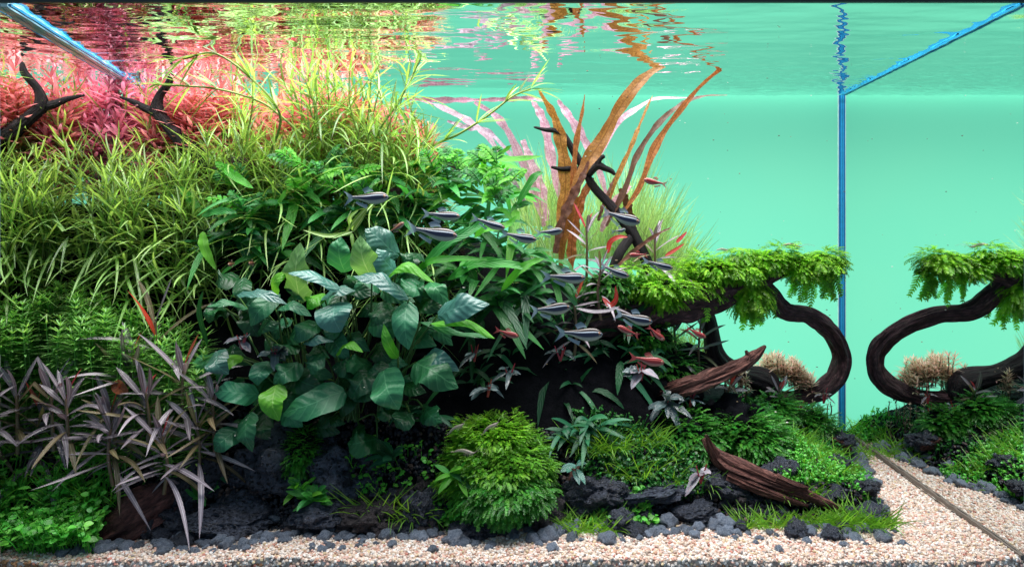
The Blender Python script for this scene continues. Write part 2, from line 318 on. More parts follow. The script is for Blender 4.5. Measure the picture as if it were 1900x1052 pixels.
bar('silicone_seam',(TX_R-.028,Y_B-.03,Z_G),(TX_R-.028,Y_B-.03,Z_W-.005),.018,.03,M['silicone_d'])
bar('silicone_seam',(TX_R-.046,Y_B-.03,Z_G),(TX_R-.046,Y_B-.03,Z_W-.005),.010,.02,M['silicone_l'])
bar('silicone_seam',(TX_R-.01,Y_B-.035,Z_G),(TX_R-.01,Y_B-.035,Z_W-.005),.016,.03,M['silicone'])
bar('painted_water_line',(TX_R-.02,Y_B-.1,Z_W-.015),(TX_R-.02,.0,Z_W-.015),.016,.022,M['silicone'],.004,60)  # added coloured bars stand in for blue light along the meniscus
bar('painted_water_line',(lpane_x(0)+.03,0,Z_W-.02),(lpane_x(Y_B)+.03,Y_B,Z_W-.02),.045,.03,M['silicone_l'],.004,30)
bar('painted_water_line',(lpane_x(0)+.075,0,Z_W-.02),(lpane_x(Y_B)+.075,Y_B,Z_W-.02),.02,.02,M['silicone'],.003,30)
bar('front_rim',(-4.6,-.02,Z_W+.035),(TX_R+.3,-.02,Z_W+.035),.03,.09,M['rim'])
bar('bottom_seam',(TX_R-.012,0,Z_G+.045),(TX_R-.012,Y_B-.3,Z_G+.045),.02,.035,plain('grey_seam',(.16,.13,.11),.7),.006,60)
film=quad_obj('backdrop',[(-6.6,Y_B+.03,Z_G-.3),(4.6,Y_B+.03,Z_G-.3),(4.6,Y_B+.03,Z_W+.4),(-6.6,Y_B+.03,Z_W+.4)],M['film']); tag(film,'opal green film glowing from the lamps behind the tank','backdrop',kind='structure')

nx,ny=380,330
X=np.linspace(-5.6,TX_R-.002,nx); Yv=np.linspace(-.0,Y_B+.0,ny)
def smooth_noise(sx,sy,seed,nx=nx,ny=ny):
    z=np.zeros((ny,nx))
    for j in range(ny):
        for i in range(nx): z[j,i]=noise.noise(Vector((X[i]*sx+seed,Yv[j]*sy,seed*1.7)))
    return z
A1=smooth_noise(1.1,4.2,1.0); A2=smooth_noise(2.2,10.0,5.0); A3=smooth_noise(9,16,9.0)
XX,YY=np.meshgrid(X,Yv)
chop=np.clip((YY-1.3)/1.2,0,1)*np.clip((XX+.5)/2.5,0,1)
Z=Z_W+.012*A1+.0035*A2+(.0014+.009*chop)*A3
gv=np.stack([XX,YY,Z],-1).reshape(-1,3)
Aw=Acc(); Aw.add(gv,grid_faces(ny,nx)[:, [0,1,2,3]]); wo=link('water_surface',Aw.mesh('water_surface',M['water'])); tag(wo,'rippled underside of the water mirroring plants','water',kind='structure')

# ------------------------------------------------------------------ ground
tX=np.array([-6,-2.5,-1,-.5,.3,.8,1.1,1.5,2.4,3.0,3.3,4]); tH=np.array([3.0,2.9,2.5,2.35,1.95,1.55,.8,.5,.42,.22,.1,0])
def sst(x): x=np.clip(x,0,1); return x*x*(3-2*x)
def yf(x): return np.interp(x,[-4.6,-3.8,-3.2,-1.5,0,1.5,2.6,2.9],[.22,.28,.38,.52,.55,.62,.6,.68])
def Hn(x,y):
    d=np.minimum(y-yf(x),(2.85+(np.maximum(y,.7)-.7)*.27-x)*1.3)
    return Z_G-.03+np.interp(x,tX,tH)*sst(d/1.9)*(.9)+.22*sst(d/.5)*(x<9)-.06*(d<0)
def H(x,y): return float(Hn(np.array(x),np.array(y)))
def px_ground(px,Y): return (px-CX)/S(Y)
gx=np.linspace(-5.7,TX_R-.01,230); gy=np.linspace(.0,Y_B-.0,110); GX,GY=np.meshgrid(gx,gy); GZ=Hn(GX,GY)
for j in range(len(gy)):
    for i in range(len(gx)):
        q_=Vector((gx[i]*4,gy[j]*4,0)); GZ[j,i]+=(.05*noise.noise(q_)+.02*noise.noise(q_*4))*(1 if GZ[j,i]>Z_G else 0)
A=Acc(); A.add(np.stack([GX,GY,GZ],-1).reshape(-1,3),grid_faces(len(gy),len(gx))); tag(link('soil',A.mesh('soil',M['soil'])),'bank of dark soil under the plants',kind='structure')
# sand bed, its front cut seen through the glass
A=Acc(); gx=np.linspace(-5.6,TX_R-.004,90); gy=np.linspace(0.0,Y_B,40); GX,GY=np.meshgrid(gx,gy)
def sandz(x,y): return Z_G+.012*np.sin(x*2.1+y)+.01*np.sin(x*5.3+y*3+1)+.022*np.exp(-((y-.12)/.25)**2)
GZ=sandz(GX,GY); A.add(np.stack([GX,GY,GZ],-1).reshape(-1,3),grid_faces(40,90))
fr=np.stack([np.stack([gx,np.zeros(90),GZ[0]-.001],-1),np.stack([gx,np.zeros(90),np.full(90,Z_G-.25)],-1)],0); A.add(fr.reshape(-1,3),grid_faces(2,90)[:, ::-1])
tag(link('sand',A.mesh('sand',M['sand'])),'pale pink and cream coarse sand bed',kind='structure')
# grains
def ico():
    t=(1+5**.5)/2; v=np.array([(-1,t,0),(1,t,0),(-1,-t,0),(1,-t,0),(0,-1,t),(0,1,t),(0,-1,-t),(0,1,-t),(t,0,-1),(t,0,1),(-t,0,-1),(-t,0,1)],float)
    f=np.array([(0,11,5),(0,5,1),(0,1,7),(0,7,10),(0,10,11),(1,5,9),(5,11,4),(11,10,2),(10,7,6),(7,1,8),(3,9,4),(3,4,2),(3,2,6),(3,6,8),(3,8,9),(4,9,5),(2,4,11),(6,2,10),(8,6,7),(9,8,1)])
    return unit(v),f
IV,IF=ico()
pal=[((.85,.78,.71),30),((.72,.56,.44),28),((.74,.48,.40),16),((.84,.72,.62),22),((.62,.36,.26),7),((.55,.22,.17),4),((.50,.42,.36),8),((.93,.91,.88),14),((.32,.28,.27),3),((.72,.58,.36),6)]
pc=[c for c,_ in pal]; pw=np.array([w_ for _,w_ in pal],float); pw/=pw.sum()
G=Acc(3); cnt=0
while cnt<29000:
    if R()<.62: x=U(-4.6,TX_R-.03); y=U(0.0,.85)
    else: x=U(2.4,TX_R-.03); y=U(.5,Y_B-.05)
    if x<lpane_x(y): continue
    if Hn(np.array(x),np.array(y))>Z_G+.06: continue
    r=U(.008,.016); z=float(sandz(x,y))+r*U(-.2,.9)
    v=IV*np.array([r*U(.8,1.25),r*U(.8,1.25),r*U(.6,1.0)])*(1+np.random.uniform(-.18,.18,(12,1))); a=U(0,6.3); ca,sa=math.cos(a),math.sin(a)
    v=v@np.array([[ca,-sa,0],[sa,ca,0],[0,0,1]])+np.array([x,y,z]); c=np.array(pc[np.random.choice(len(pc),p=pw)])*U(.78,.98); G.add(v,IF,col=np.clip(c,0,.97)); cnt+=1
# grains pressed against the front pane
for _ in range(9000):
    x=U(-4.5,TX_R+.3); zt=float(sandz(x,0)); d=R()**.7*.24; z=zt-d+.01; y=U(-.008,.008); r=U(.010,.018)
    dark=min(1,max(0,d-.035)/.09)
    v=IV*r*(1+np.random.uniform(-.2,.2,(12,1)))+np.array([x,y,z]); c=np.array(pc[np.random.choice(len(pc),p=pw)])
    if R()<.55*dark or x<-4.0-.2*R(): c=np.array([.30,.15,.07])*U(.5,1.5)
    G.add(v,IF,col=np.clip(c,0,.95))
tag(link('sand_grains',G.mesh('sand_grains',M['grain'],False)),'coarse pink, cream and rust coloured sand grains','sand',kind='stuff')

GG=Acc(3); cnt=0
while cnt<12000:
    x=U(-4.9,3.3); y=U(.15,1.15) if x<2 else U(.4,3.2); h=float(Hn(np.array(x),np.array(y)))
    if h<Z_G-.02 or x<lpane_x(y)+.03: continue
    r=U(.008,.024); v=IV*r*(1+np.random.uniform(-.3,.3,(12,1)))+np.array([x,y,h+.035+r*U(-.4,.6)]); g_=U(.35,1.5); c=np.array([.016,.019,.028])*g_ if R()<.85 else np.array([.09,.06,.05])*g_
    GG.add(v,IF,col=c); cnt+=1
tag(link('dark_gravel',GG.mesh('dark_gravel',M['grain'],False)),'crumbly black lava grit covering the lower slope','gravel',kind='stuff')
# ------------------------------------------------------------------ rocks and pebbles
def rock_mesh(name, sub, seed, amp, pit, mat):
    bm=bmesh.new(); bmesh.ops.create_icosphere(bm,subdivisions=sub,radius=1.0)
    for v in bm.verts:
        p=v.co.copy(); o=Vector((seed*3.1,seed*1.7,seed))
        d=amp*noise.noise(p*1.1+o)+amp*.55*noise.noise(p*2.4+o)+amp*.3*noise.noise(p*5+o)
        if pit:
            q=p*4.2+o; dd=noise.voronoi(q)[0][0]; d-=pit*max(0,.42-dd)*1.6
            dd=noise.voronoi(p*8+o)[0][0]; d-=pit*max(0,.4-dd)*.7
            d+=.05*noise.noise(p*13+o)
        v.co=p*(1+d)
    m=bpy.data.meshes.new(name); bm.to_mesh(m); bm.free(); m.materials.append(mat)
    for f in m.polygons: f.use_smooth=True
    return m
LM=[rock_mesh('lava_rock',5,i+1,.5,.42,M['lava'] if i%4!=3 else M['lava_w']) for i in range(5)]
LS=[rock_mesh('lava_rock',4,i+11,.5,.38,M['lava'] if i%3!=2 else M['lava_w']) for i in range(6)]
def zone(px):
    for a,t in ((180,'beside the green corner carpet'),(340,'below the brown driftwood slab'),(480,'below the large pitted rock'),(640,'below the small bright leafy plant'),(820,'below the hollowed grey blue rock'),(1040,'below the moss mound'),(1160,'below the grass right of the mound'),(1320,'left of the silver leaved plant'),(1500,'under the front log')):
        if px<a: return t
    return 'by the tip of the front log'
def rock(px,py,Y,rx,ry,big=True,label=None,group=None,ryd=None):
    s=S(Y); c=P(px,py,Y); m=random.choice(LM if big else LS)
    o=link('lava_rock',m,None,tuple(c)); o.scale=(rx/s,(ryd or (rx+ry)/2*.9)/s,ry/s); o.rotation_euler=(U(-.3,.3),U(-.3,.3),U(0,6.3))
    if big: o.rotation_euler=(U(-.2,.2),U(-.15,.15),random.choice([0,3.14])+U(-.3,.3))
    return tag(o,label,'rock',group)
big=[(420,905,.95,85,75,'large pitted black lava rock left of the small bright leafy plant'),(520,870,1.05,95,85,'large black lava rock below the broad green leaves'),(640,880,1.05,90,80,'large black lava rock right of the dark moss patch'),
 (345,965,.62,60,32,'low dark lava rock beside the brown driftwood slab'),(450,965,.58,80,34,'flat dark lava rock above the grey pebbles left of centre'),(590,955,.6,60,28,'rough dark lava rock below the small bright leafy plant'),
 (700,965,.6,60,34,'grey blue lava rock with a hollow beside the grass tuft'),(780,950,.62,36,44,'upright brownish lava rock left of the green clover sprigs'),(905,950,.62,30,42,'upright dark lava rock at foot of the moss mound'),
 (1008,955,.62,32,46,'dark upright lava rock right of the moss mound'),(1100,915,.8,55,34,'dark lava rock behind the small clover plants'),(1220,912,.9,70,16,'low brownish lava rock behind the pebbles'),
 (1150,970,.6,34,26,'small black lava rock between grass tufts'),(1290,950,.7,36,16,'glinting dark lava rock among grey pebbles'),(1340,905,.95,42,22,'dark lava rock under the front driftwood log'),
 (1440,880,1.15,34,26,'brown lava rock above the front driftwood log'),(1545,860,1.5,28,16,'dark lava rock in the green groundcover by the sand path'),(1600,905,1.1,28,15,'dark lava rock at the edge of the sand path'),
 (1620,952,.72,30,15,'dark lava rock beside the last grass tuft'),(1555,818,2.3,30,17,'dark lava rock by the small pink wood chip'),(1480,985,.5,24,18,'small round black lava rock at front of the pebbles'),(1545,992,.42,22,14,'small black lava rock lying on the sand'),
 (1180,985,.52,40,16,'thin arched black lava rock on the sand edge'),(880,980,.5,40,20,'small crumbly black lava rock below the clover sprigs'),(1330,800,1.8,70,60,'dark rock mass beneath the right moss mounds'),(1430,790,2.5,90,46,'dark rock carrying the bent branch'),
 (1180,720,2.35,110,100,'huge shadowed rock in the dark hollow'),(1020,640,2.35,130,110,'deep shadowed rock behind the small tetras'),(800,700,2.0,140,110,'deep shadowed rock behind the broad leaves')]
for b in big:
    o=rock(*b[:5],True,b[5])
    if 'shadowed' in b[5] or 'mass' in b[5] or 'carrying' in b[5]: o.material_slots[0].link='OBJECT'; o.material_slots[0].material=M['soil']  # near-black soil colour paints the hollow's shade onto these rocks
for i in range(90):
    px=U(280,1640) if i<50 else U(280,800); Y=yf((px-CX)/200)+U(-.05,.35); x=px_ground(px,Y); z=max(H(x,Y),Z_G); py=CY-z*S(Y); r=U(9,20)
    rock(px,py-r*.35,Y,r*U(.9,1.5),r*.8,False,('chunky' if r>14 else 'small')+' rough black lava piece among pebbles '+zone(px),'small lava chunks along the front edge')
PM=[rock_mesh('slate_pebble',3,i+30,.5,0,M['pebble']) for i in range(7)]
def pebble(px,Y,r,flat=.55,label='smooth blue grey pebble at the edge of the pale sand',lift=0):
    x=px_ground(px,Y); s=S(Y); z=max(H(x,Y),float(sandz(x,Y)))+r*flat*.45/s+lift
    o=link('slate_pebble',random.choice(PM),None,(x,Y,z)); o.scale=(r/s,r*U(.7,1)/s,r*flat*U(.8,1.2)/s); o.rotation_euler=(U(-.35,.35),U(-.35,.35),U(0,6.3))
    if 'edge of the pale' in label: label=('large' if r>13 else 'tiny' if r<8 else 'middling')+(' round' if flat>.67 else ' flat')+' slate pebble '+('out on the sand ' if Y<yf(x)-.1 else '')+zone(px)
    return tag(o,label,'pebble','grey pebbles along the sand edge')
for i in range(330):
    px=U(110,1680); base=yf((px-CX)/205); Y=base+random.gauss(-.03,.13)-(.12 if R()<.2 else 0)
    if px<300: Y=base+U(-.1,.02)
    if Y<.12: Y=.15
    pebble(px,Y,U(6,14)*(1.2 if R()<.2 else 1),U(.5,.85))
for i in range(45):
    t=R(); Y=.75+t*2.2; x=2.85+(Y-.7)*.27+random.gauss(-.02,.08); 
    if x>TX_R-.1: continue
    pebble(x*S(Y)+CX,Y,U(8,15),U(.5,.8),('big' if Y<1.3 else 'small')+' grey pebble along the sand path '+('near the front' if Y<1.2 else 'halfway back' if Y<2 else 'at its far end'))
for (px,Y,r) in [(1322,.62,16),(1340,.66,20),(1240,.62,19),(95,.33,15),(452/1.0,.2,14),(1130,.3,20),(845,.33,24),(1020,.35,18),(1445,.2,10),(1675,.3,9)]: pebble(px,Y,r,.7)

# ------------------------------------------------------------------ driftwood
def pxpath(pts):       # rows (px, py, Y, radius_px)
    return np.array([list(P(a,b,Y))+[r/S(Y)] for a,b,Y,r in pts])
def wood_piece(name, pts, mat, n=80, k=48, rough=.25, ridges=.18, parent=None, origin=(0,0,0), seed=0, squash=1.0, cap=True):
    q_=spline(pxpath(pts),n); rad=np.maximum(q_[:,3],.004); p=q_[:,:3]
    if cap: rad=rad.copy(); rad[-1]*=.35; rad[0]*=.6
    A=Acc(); v,f,uv=tube(p,rad,k,rough,seed,squash,ridges); A.add(v,f,uv)
    for e in (0,-1):
        ring=(v.reshape(n,k,3)[e]); c=ring.mean(0); A.add(np.vstack([ring,c[None]]),[[j,(j+1)%k,k,k] if e==0 else [(j+1)%k,j,k,k] for j in range(k)]) if False else None
        vv=np.vstack([ring,(ring*.02+c*.98)]); A.add(vv,[[j,(j+1)%k,k+(j+1)%k,k+j] for j in range(k)],None)
    L=np.linalg.norm(np.diff(p,axis=0),axis=1).sum()
    for u in A.u[:1]: u[:,0]*=L
    return link(name,A.mesh(name,mat,True,origin),parent)
def wood_thing(name,label,rootpx,pieces,mat,cat='driftwood',**kw):
    o0=P(*rootpx); t=thing(name,o0,label,cat)
    for i,pc_ in enumerate(pieces): wood_piece('trunk' if i==0 else 'branch',pc_,mat if not isinstance(mat,list) else mat[i],parent=t,origin=o0,seed=i*2.3+len(label),**kw)
    return t
wood_thing('bent_driftwood_branch','long S shaped driftwood branch looping beside the end pane',(1440,740,2.8),[
 [(1090,600,2.0,46),(1180,572,2.0,44),(1270,556,2.05,35),(1340,546,2.12,26),(1395,522,2.2,22),(1450,500,2.28,16),(1520,497,2.34,10),(1566,506,2.36,4)],
 [(1395,510,2.2,19),(1428,545,2.3,18),(1456,577,2.42,18),(1500,586,2.58,14),(1538,612,2.75,15),(1561,652,2.88,15),(1554,695,2.9,18),(1525,724,2.85,16),(1490,738,2.8,14),(1440,742,2.75,13),(1390,735,2.7,12)]],M['wood'],n=130,k=56,rough=.42,ridges=.3)
wood_thing('forked_driftwood_stump','dark curved driftwood prong standing inside the branch loop',(1380,700,2.6),[
 [(1298,574,2.35,9),(1312,590,2.4,14),(1320,625,2.45,14),(1326,655,2.5,17),(1345,680,2.55,19),(1375,695,2.6,17),(1420,712,2.7,24),(1440,745,2.7,16)],
 [(1272,655,2.4,4),(1300,664,2.45,10),(1335,680,2.5,14),(1370,696,2.6,12)]],M['wood_b'],n=60)
wood_thing('split_driftwood_log','reddish brown ragged log pointing up right to a sharp tip',(1280,725,2.0),[
 [(1195,748,2.0,5),(1230,732,1.75,13),(1270,720,1.6,16),(1310,706,1.65,14),(1350,690,1.7,13),(1385,672,1.75,11),(1405,657,1.8,8),(1421,641,1.8,2)],
 [(1385,672,1.75,9),(1388,660,1.75,5),(1384,650,1.75,2)]],M['wood_r'],n=100,ridges=.8,k=56,rough=.5)
wood_thing('front_driftwood_log','reddish brown driftwood log sloping down to the grass by the sand',(1420,900,.9),[
 [(1306,812,1.1,4),(1320,834,1.06,9),(1345,856,1.02,15),(1385,874,.95,14),(1430,892,.88,12),(1480,910,.82,10),(1530,932,.76,7),(1575,952,.72,4)],[(1330,850,1.02,9),(1318,825,1.0,7),(1310,806,.98,2)],[(1350,880,.95,10),(1400,902,.86,9),(1450,922,.8,6),(1500,938,.76,3)],[(1440,885,.85,8),(1475,900,.8,7),(1500,905,.78,2)]],M['wood_r'],n=110,ridges=.7,k=56)
wood_thing('black_forked_twig','black forked twig rising toward the water above the red plants',(400,330,2.0),[
 [(480,420,2.1,15),(425,350,2.0,15),(400,325,2.0,15),(370,292,2.0,12),(338,262,2.0,13),(306,226,2.0,10),(292,205,2.0,11),(296,178,2.0,7),(314,152,2.0,6),(318,132,2.0,3)],
 [(296,212,2.0,7),(272,203,1.98,6.5),(248,190,1.96,4.5),(221,180,1.94,1.5)]],M['wood_b'],n=46)
wood_thing('dark_twig_cluster','dark knobbly twigs crossing behind the amber ribbon leaves',(1160,450,2.1),[
 [(1235,560,2.1,12),(1185,455,2.1,10),(1160,415,2.1,10),(1130,378,2.1,8),(1100,345,2.1,8),(1085,318,2.1,6),(1072,295,2.1,7),(1058,270,2.1,6),(1045,245,2.1,4)],
 [(1090,325,2.08,7),(1108,308,2.05,7),(1122,312,2.05,6),(1135,318,2.05,5),(1141,325,2.05,3)],[(1108,308,2.05,6),(1112,295,2.05,5),(1122,289,2.05,3)],
 [(1085,315,2.1,5),(1060,313,2.05,5),(1042,314,2.05,4),(1022,310,2.05,2)],[(1052,258,2.1,4),(1030,243,2.1,5),(1012,241,2.1,4),(990,236,2.1,2)],
 [(1170,440,2.1,9),(1150,470,2.0,9),(1140,500,2.0,10)]],M['wood_b'],n=30,k=12,rough=.5)
wood_thing('driftwood_slab','wide dark brown driftwood slab leaning beside the lava rock',(240,985,.45),[
 [(345,905,.75,26),(315,925,.66,40),(275,950,.55,44),(235,975,.46,36),(190,1000,.38,22),(150,1016,.33,8)],
 [(255,905,.85,10),(235,925,.72,26),(200,955,.58,26),(165,978,.5,10)],[(400,860,1.0,20),(370,885,.9,34),(330,905,.8,34)]],plain('x',(0,0,0)) if False else wood_mat('slab_wood',(.035,.014,.014),(.11,.045,.04),(.24,.10,.09),1.3),n=70,k=50,ridges=.6)
wood_thing('flat_driftwood_chip','low flat brown wood chip at the left corner of the sand',(80,1003,.22),[[(15,1008,.2,5),(50,1000,.22,12),(90,996,.24,13),(125,1002,.24,6),(140,1008,.22,3)]],M['wood'],n=24,ridges=.5)
wood_thing('teardrop_wood_knot','reddish teardrop shaped wood stub right of the moss mound',(1070,910,.8),[[(1074,858,.85,3),(1068,875,.82,8),(1068,895,.8,12),(1072,915,.8,11),(1072,930,.8,5)]],M['wood_r'],n=26,ridges=.4)
wood_thing('pink_wood_chip','small pinkish wood chip on the dark rock by the sand path',(1560,822,2.2),[[(1538,812,2.2,3),(1550,817,2.2,8),(1565,825,2.2,8),(1580,834,2.2,3)]],M['wood_r'],n=20,ridges=.4)
wood_thing('cut_driftwood_stub','short purple brown stub with cut end among the fern leaves',(400,326,1.7),[[(520,390,2.1,14),(470,320,2.0,14),(440,308,1.9,15),(415,318,1.8,15),(398,328,1.7,12)]],M['wood'],n=20,ridges=.4)
wood_thing('grey_driftwood_root','purple grey root showing between the fern and the tetras',(745,370,1.5),[[(860,480,1.8,12),(800,400,1.7,12),(770,375,1.6,14),(740,360,1.5,10),(715,350,1.5,4)]],M['wood'],n=20,ridges=.4)
print('hardscape done')

# ------------------------------------------------------------------ plant builders
def leaf_into(A, pts, W, prof=(.4,.7), nrm=(0,0,1), m=3, rnd=None, **kw):
    n=len(pts); v,f,uv=blade(pts,lens(n,*prof)*W,nrm,m,**kw); A.add(v,f,uv,rnd)
def leaf_obj(name, parent, O, pts, W, mat, prof=(.4,.7), nrm=(0,0,1), m=3, **kw):
    A=Acc(); leaf_into(A,pts,W,prof,nrm,m,**kw); b=np.asarray(pts[0],float)
    return link(name,A.mesh(name,mat,True,b),parent,tuple(b-O))

def stem_plant(name, base, tip, label, cat, group, lm, sm, L=.3, W=.03, per=5, gap=.11, up=.6, sag=.3, rad=.008, top=.0, split=False, n=6, bare=.0, nmax=16, crown_m=None, bend=.12, wild=0.0):
    base=np.asarray(base,float); tip=np.asarray(tip,float); h=np.linalg.norm(tip-base)
    mid=(base+tip)/2+np.array([U(-1,1),U(-1,1)*.5,0])*h*bend; q_=spline([base,mid,tip],12)
    t=thing(name,base,label,cat,group)
    A=Acc(); v,f,uv=tube(q_,np.linspace(rad*1.2,rad*.7,12),5); A.add(v,f,uv); link('stem',A.mesh('stem',sm,True,base),t)
    k=min(nmax,max(2,int(h/gap))); B=Acc(); D=Acc()
    tot=np.linspace(0,1,12)
    for i in range(k):
        u=1-i*gap/h*U(.9,1.1)
        if u<bare: break
        c=np.array([np.interp(u,tot,q_[:,a]) for a in range(3)]); ax=unit(np.array([np.interp(min(1,u+.05),tot,q_[:,a]) for a in range(3)])-np.array([np.interp(max(0,u-.05),tot,q_[:,a]) for a in range(3)]))
        fr=min(1,(i+.6)/3.0); a0=U(0,6.3); F=rot_to(ax)
        for j in range(per):
            a=a0+j*6.283/per+U(-.25,.25); out=F[:,0]*math.cos(a)+F[:,1]*math.sin(a)
            e=up*(1-fr)*2.2+up*.5*fr; d=out*1.0+ax*e; l=L*(.45+.55*fr)*U(.7,1.25)
            pts=droop(c,d+np.random.uniform(-1,1,3)*wild,l,sag*fr*U(.1,2.0),n,U(-.15-wild,.15+wild))
            if split: leaf_obj('leaf',t,base,pts,W*(.6+.4*fr),crown_m if (crown_m and i==0) else lm,(.35,.6),ax*.8+np.array([0,0,.5]),3,fold=.3)
            else: leaf_into(D if (crown_m and i<2) else B,pts,W*(.6+.4*fr),(.35,.6),ax*.8+np.array([0,0,.5]),3 if W>.02 else 2,fold=.3)
    if B.v: link('foliage',B.mesh('foliage',lm,True,base),t)
    if D.v: link('crown_foliage',D.mesh('crown_foliage',crown_m,True,base),t)
    return t
def col_base(px,py,Y,dx=0):
    tip=P(px,py,Y); x=tip[0]+dx; lo=lpane_x(Y)+.05; x=max(lo,min(x,TX_R-.1)); z=H(x,Y); 
    if z>tip[2]-.25: z=tip[2]-.25
    return np.array([x,Y,z]),tip
def ok_left(px,Y,m=.12): return (px-CX)/S(Y) > lpane_x(Y)+m

def where(px,py):
    return (('close to the left edge','left of the black twig','below the black twig','between twig and fern','above the lobed ferns','above the tetras','near the pink ribbons')[min(6,max(0,int(px/125)))])
# red and pink stem plants along the back
cnt=0
while cnt<235:
    px=U(40,800); Y=U(2.1 if px<420 else 2.3,3.3)
    if not ok_left(px,Y,.04): continue
    top=np.interp(px,[0,150,400,650,700,800],[168,168,172,180,205,250]); py=CY-(Z_W-.06)*S(Y)+(top-168)+U(0,1)**1.6*120
    py=max(py, CY-(Z_W-.05)*S(Y))
    b,t=col_base(px,py,Y,U(-.15,.15)); mat=M['rotap'] if px<330+U(-80,80) else (M['rota'] if R()<.75 else M['rotao'])
    if px>640 and R()<.5: mat=M['rotao']
    stem_plant('red_stem_plant',b,t,'stem of '+('pink' if mat is M['rotap'] else 'red' if mat is M['rota'] else 'orange')+' narrow leaves in the back row '+where(px,py),'plant','red stem plants along the back',mat,M['rotao'],L=.30,W=.040,per=6,gap=.075,up=.75,sag=.2,nmax=11,n=5)
    cnt+=1
# yellow green whorled grass
def star(px,py,Y,label,group,L=.62,W=.026,dx=None,split=False,nm=11,per=5,bend=.12,base=None):
    b,t=col_base(px,py,Y,U(-.25,.25) if dx is None else dx)
    if base is not None: b=base
    return stem_plant('star_grass_plant',b,t,label,'plant',group,M['star'],M['starstem'],L=L*U(.85,1.15),W=W,per=per,gap=.2,up=.75,sag=.5,nmax=nm,n=8,split=split,bend=bend,wild=.45)
for i in range(52):
    while True:
        Y=U(1.25,2.1); px=U(20,400)
        if ok_left(px,Y,.1): break
    py=232+(2.1-Y)*155+R()**.8*90 - (25 if R()<.3 else 0)
    if 240<px<450: py=max(py,225+(px-300)+45)
    star(px,py,Y,('tall' if py<290 else 'shorter')+' yellow green stem with curling leaves '+where(px,py),'star grass at the upper left')
for i in range(10):
    Y=U(2.15,2.5); px=U(60,470)
    if not ok_left(px,Y,.1): px+=110
    star(px,max(CY-(Z_W-.1)*S(Y),U(150,215)),Y,'wispy pale stem rising through the pink plants '+where(px,200),'wispy stems among the pink plants',L=.5,W=.024,nm=5)
for i in range(34):
    Y=U(1.25,1.5); px=U(5,400) if True else 0
    if not ok_left(px,Y,.1): px+=90
    py=U(330,500)+ (0 if px<330 else 20)
    star(px,py,Y,('upper' if py<420 else 'lower')+' yellow green stem with arching leaves in front '+where(px,py),'star grass before the upper left mass',L=.62,W=.031,split=i<30,nm=5)
for i in range(105):
    Y=U(1.5,2.5); px=U(330,800); top=np.interp(px,[330,420,520,600,700,800],[225,200,205,212,215,250]); py=top+(2.5-Y)*50+R()**.8*85
    star(px,py,Y,('tall' if py<230 else 'low')+' tangled narrow leaved yellow green stem '+where(px,py),'star grass above the fern',L=.66,W=.024)
for (px,py,Y,ex,ey) in [(765,115,1.9,700,260),(540,150,1.9,520,260),(590,130,2.1,575,260),(635,165,2.0,650,270),(700,150,2.2,690,270)]:
    b=P(ex,ey+120,Y+.1); star(px,py,Y,'tall yellow green shoot reaching up toward the water','tall star grass shoots',L=.5,W=.036,base=b,nm=5,split=True)
for i in range(34):
    Y=U(1.3,2.0); px=U(440,800); py=max(CY-(Z_W-.08)*S(Y),U(118,260)+abs(px-620)*.12); b=P(px+U(-60,60),py+U(110,190),Y+.15); star(px,py,Y,'pale yellow green shoot under the surface '+where(px,py),'pale shoots under the water surface',L=.55,W=.027,base=b,nm=6)
def runner(name,pts,label):
    q_=spline(pxpath([(a,b,Y,3) for a,b,Y in pts]),24)[:,:3]; t=thing(name,q_[0],label,'plant')
    A=Acc(); v,f,uv=tube(q_,np.linspace(.014,.009,24),6); A.add(v,f,uv); link('stem',A.mesh('stem',M['starstem'],True,q_[0]),t)
    for u in (.32,.55,.75,.88,1.0):
        i=min(23,int(u*23)); c=q_[i]; ax=unit(q_[min(23,i+1)]-q_[max(0,i-1)]); F=rot_to(ax)
        for j in range(6 if u<1 else 8):
            a=U(0,6.3); d=F[:,0]*math.cos(a)+F[:,1]*math.sin(a)+ax*U(.9,2.2)
            leaf_obj('leaf',t,q_[0],droop(c,d,U(.28,.45),U(.0,.3),7),U(.028,.04),M['star'],(.35,.6),(0,-.3,1),3,fold=.3)
    return t
runner('star_grass_runner',[(770,330,1.9),(800,275,1.9),(850,250,1.85),(905,215,1.8),(950,180,1.8),(985,165,1.8)],'long bare green stem arching right over the pink ribbons')
runner('star_grass_runner',[(560,250,1.5),(520,215,1.5),(480,188,1.5),(400,165,1.5),(300,158,1.5)],'green stem lying left across the red plants below the twig')
runner('star_grass_runner',[(500,290,1.6),(520,215,1.4),(470,150,1.3),(400,100,1.2),(340,110,1.1)],'green shoot curving left just beneath the surface')
runner('star_grass_runner',[(680,330,1.5),(700,250,1.55),(745,180,1.6),(780,110,1.6)],'green shoot leaning right beneath the rippled surface')

# fine needle leaved stems
for i in range(120):
    Y=U(.62,1.2); px=U(-10,385)
    if not ok_left(px,Y,.06): px+=110
    top=np.interp(px,[0,60,120,330,400],[600,520,500,560,600]); py=top+(1.2-Y)*150+R()*60
    b,t=col_base(px,py,Y,U(-.05,.05))
    stem_plant('needle_leaf_plant',b,t,('tall' if py<570 else 'short')+' green stem of fine needle leaves '+('at the left edge' if px<90 else 'above the grey leaves' if px<240 else 'beside the broad leaves'),'plant','fine needle leaved stems at the left',M['needle'],M['needle'],L=.15,W=.020,per=7,gap=.05,up=.4,sag=.1,rad=.006,nmax=19,n=4,bend=.04)

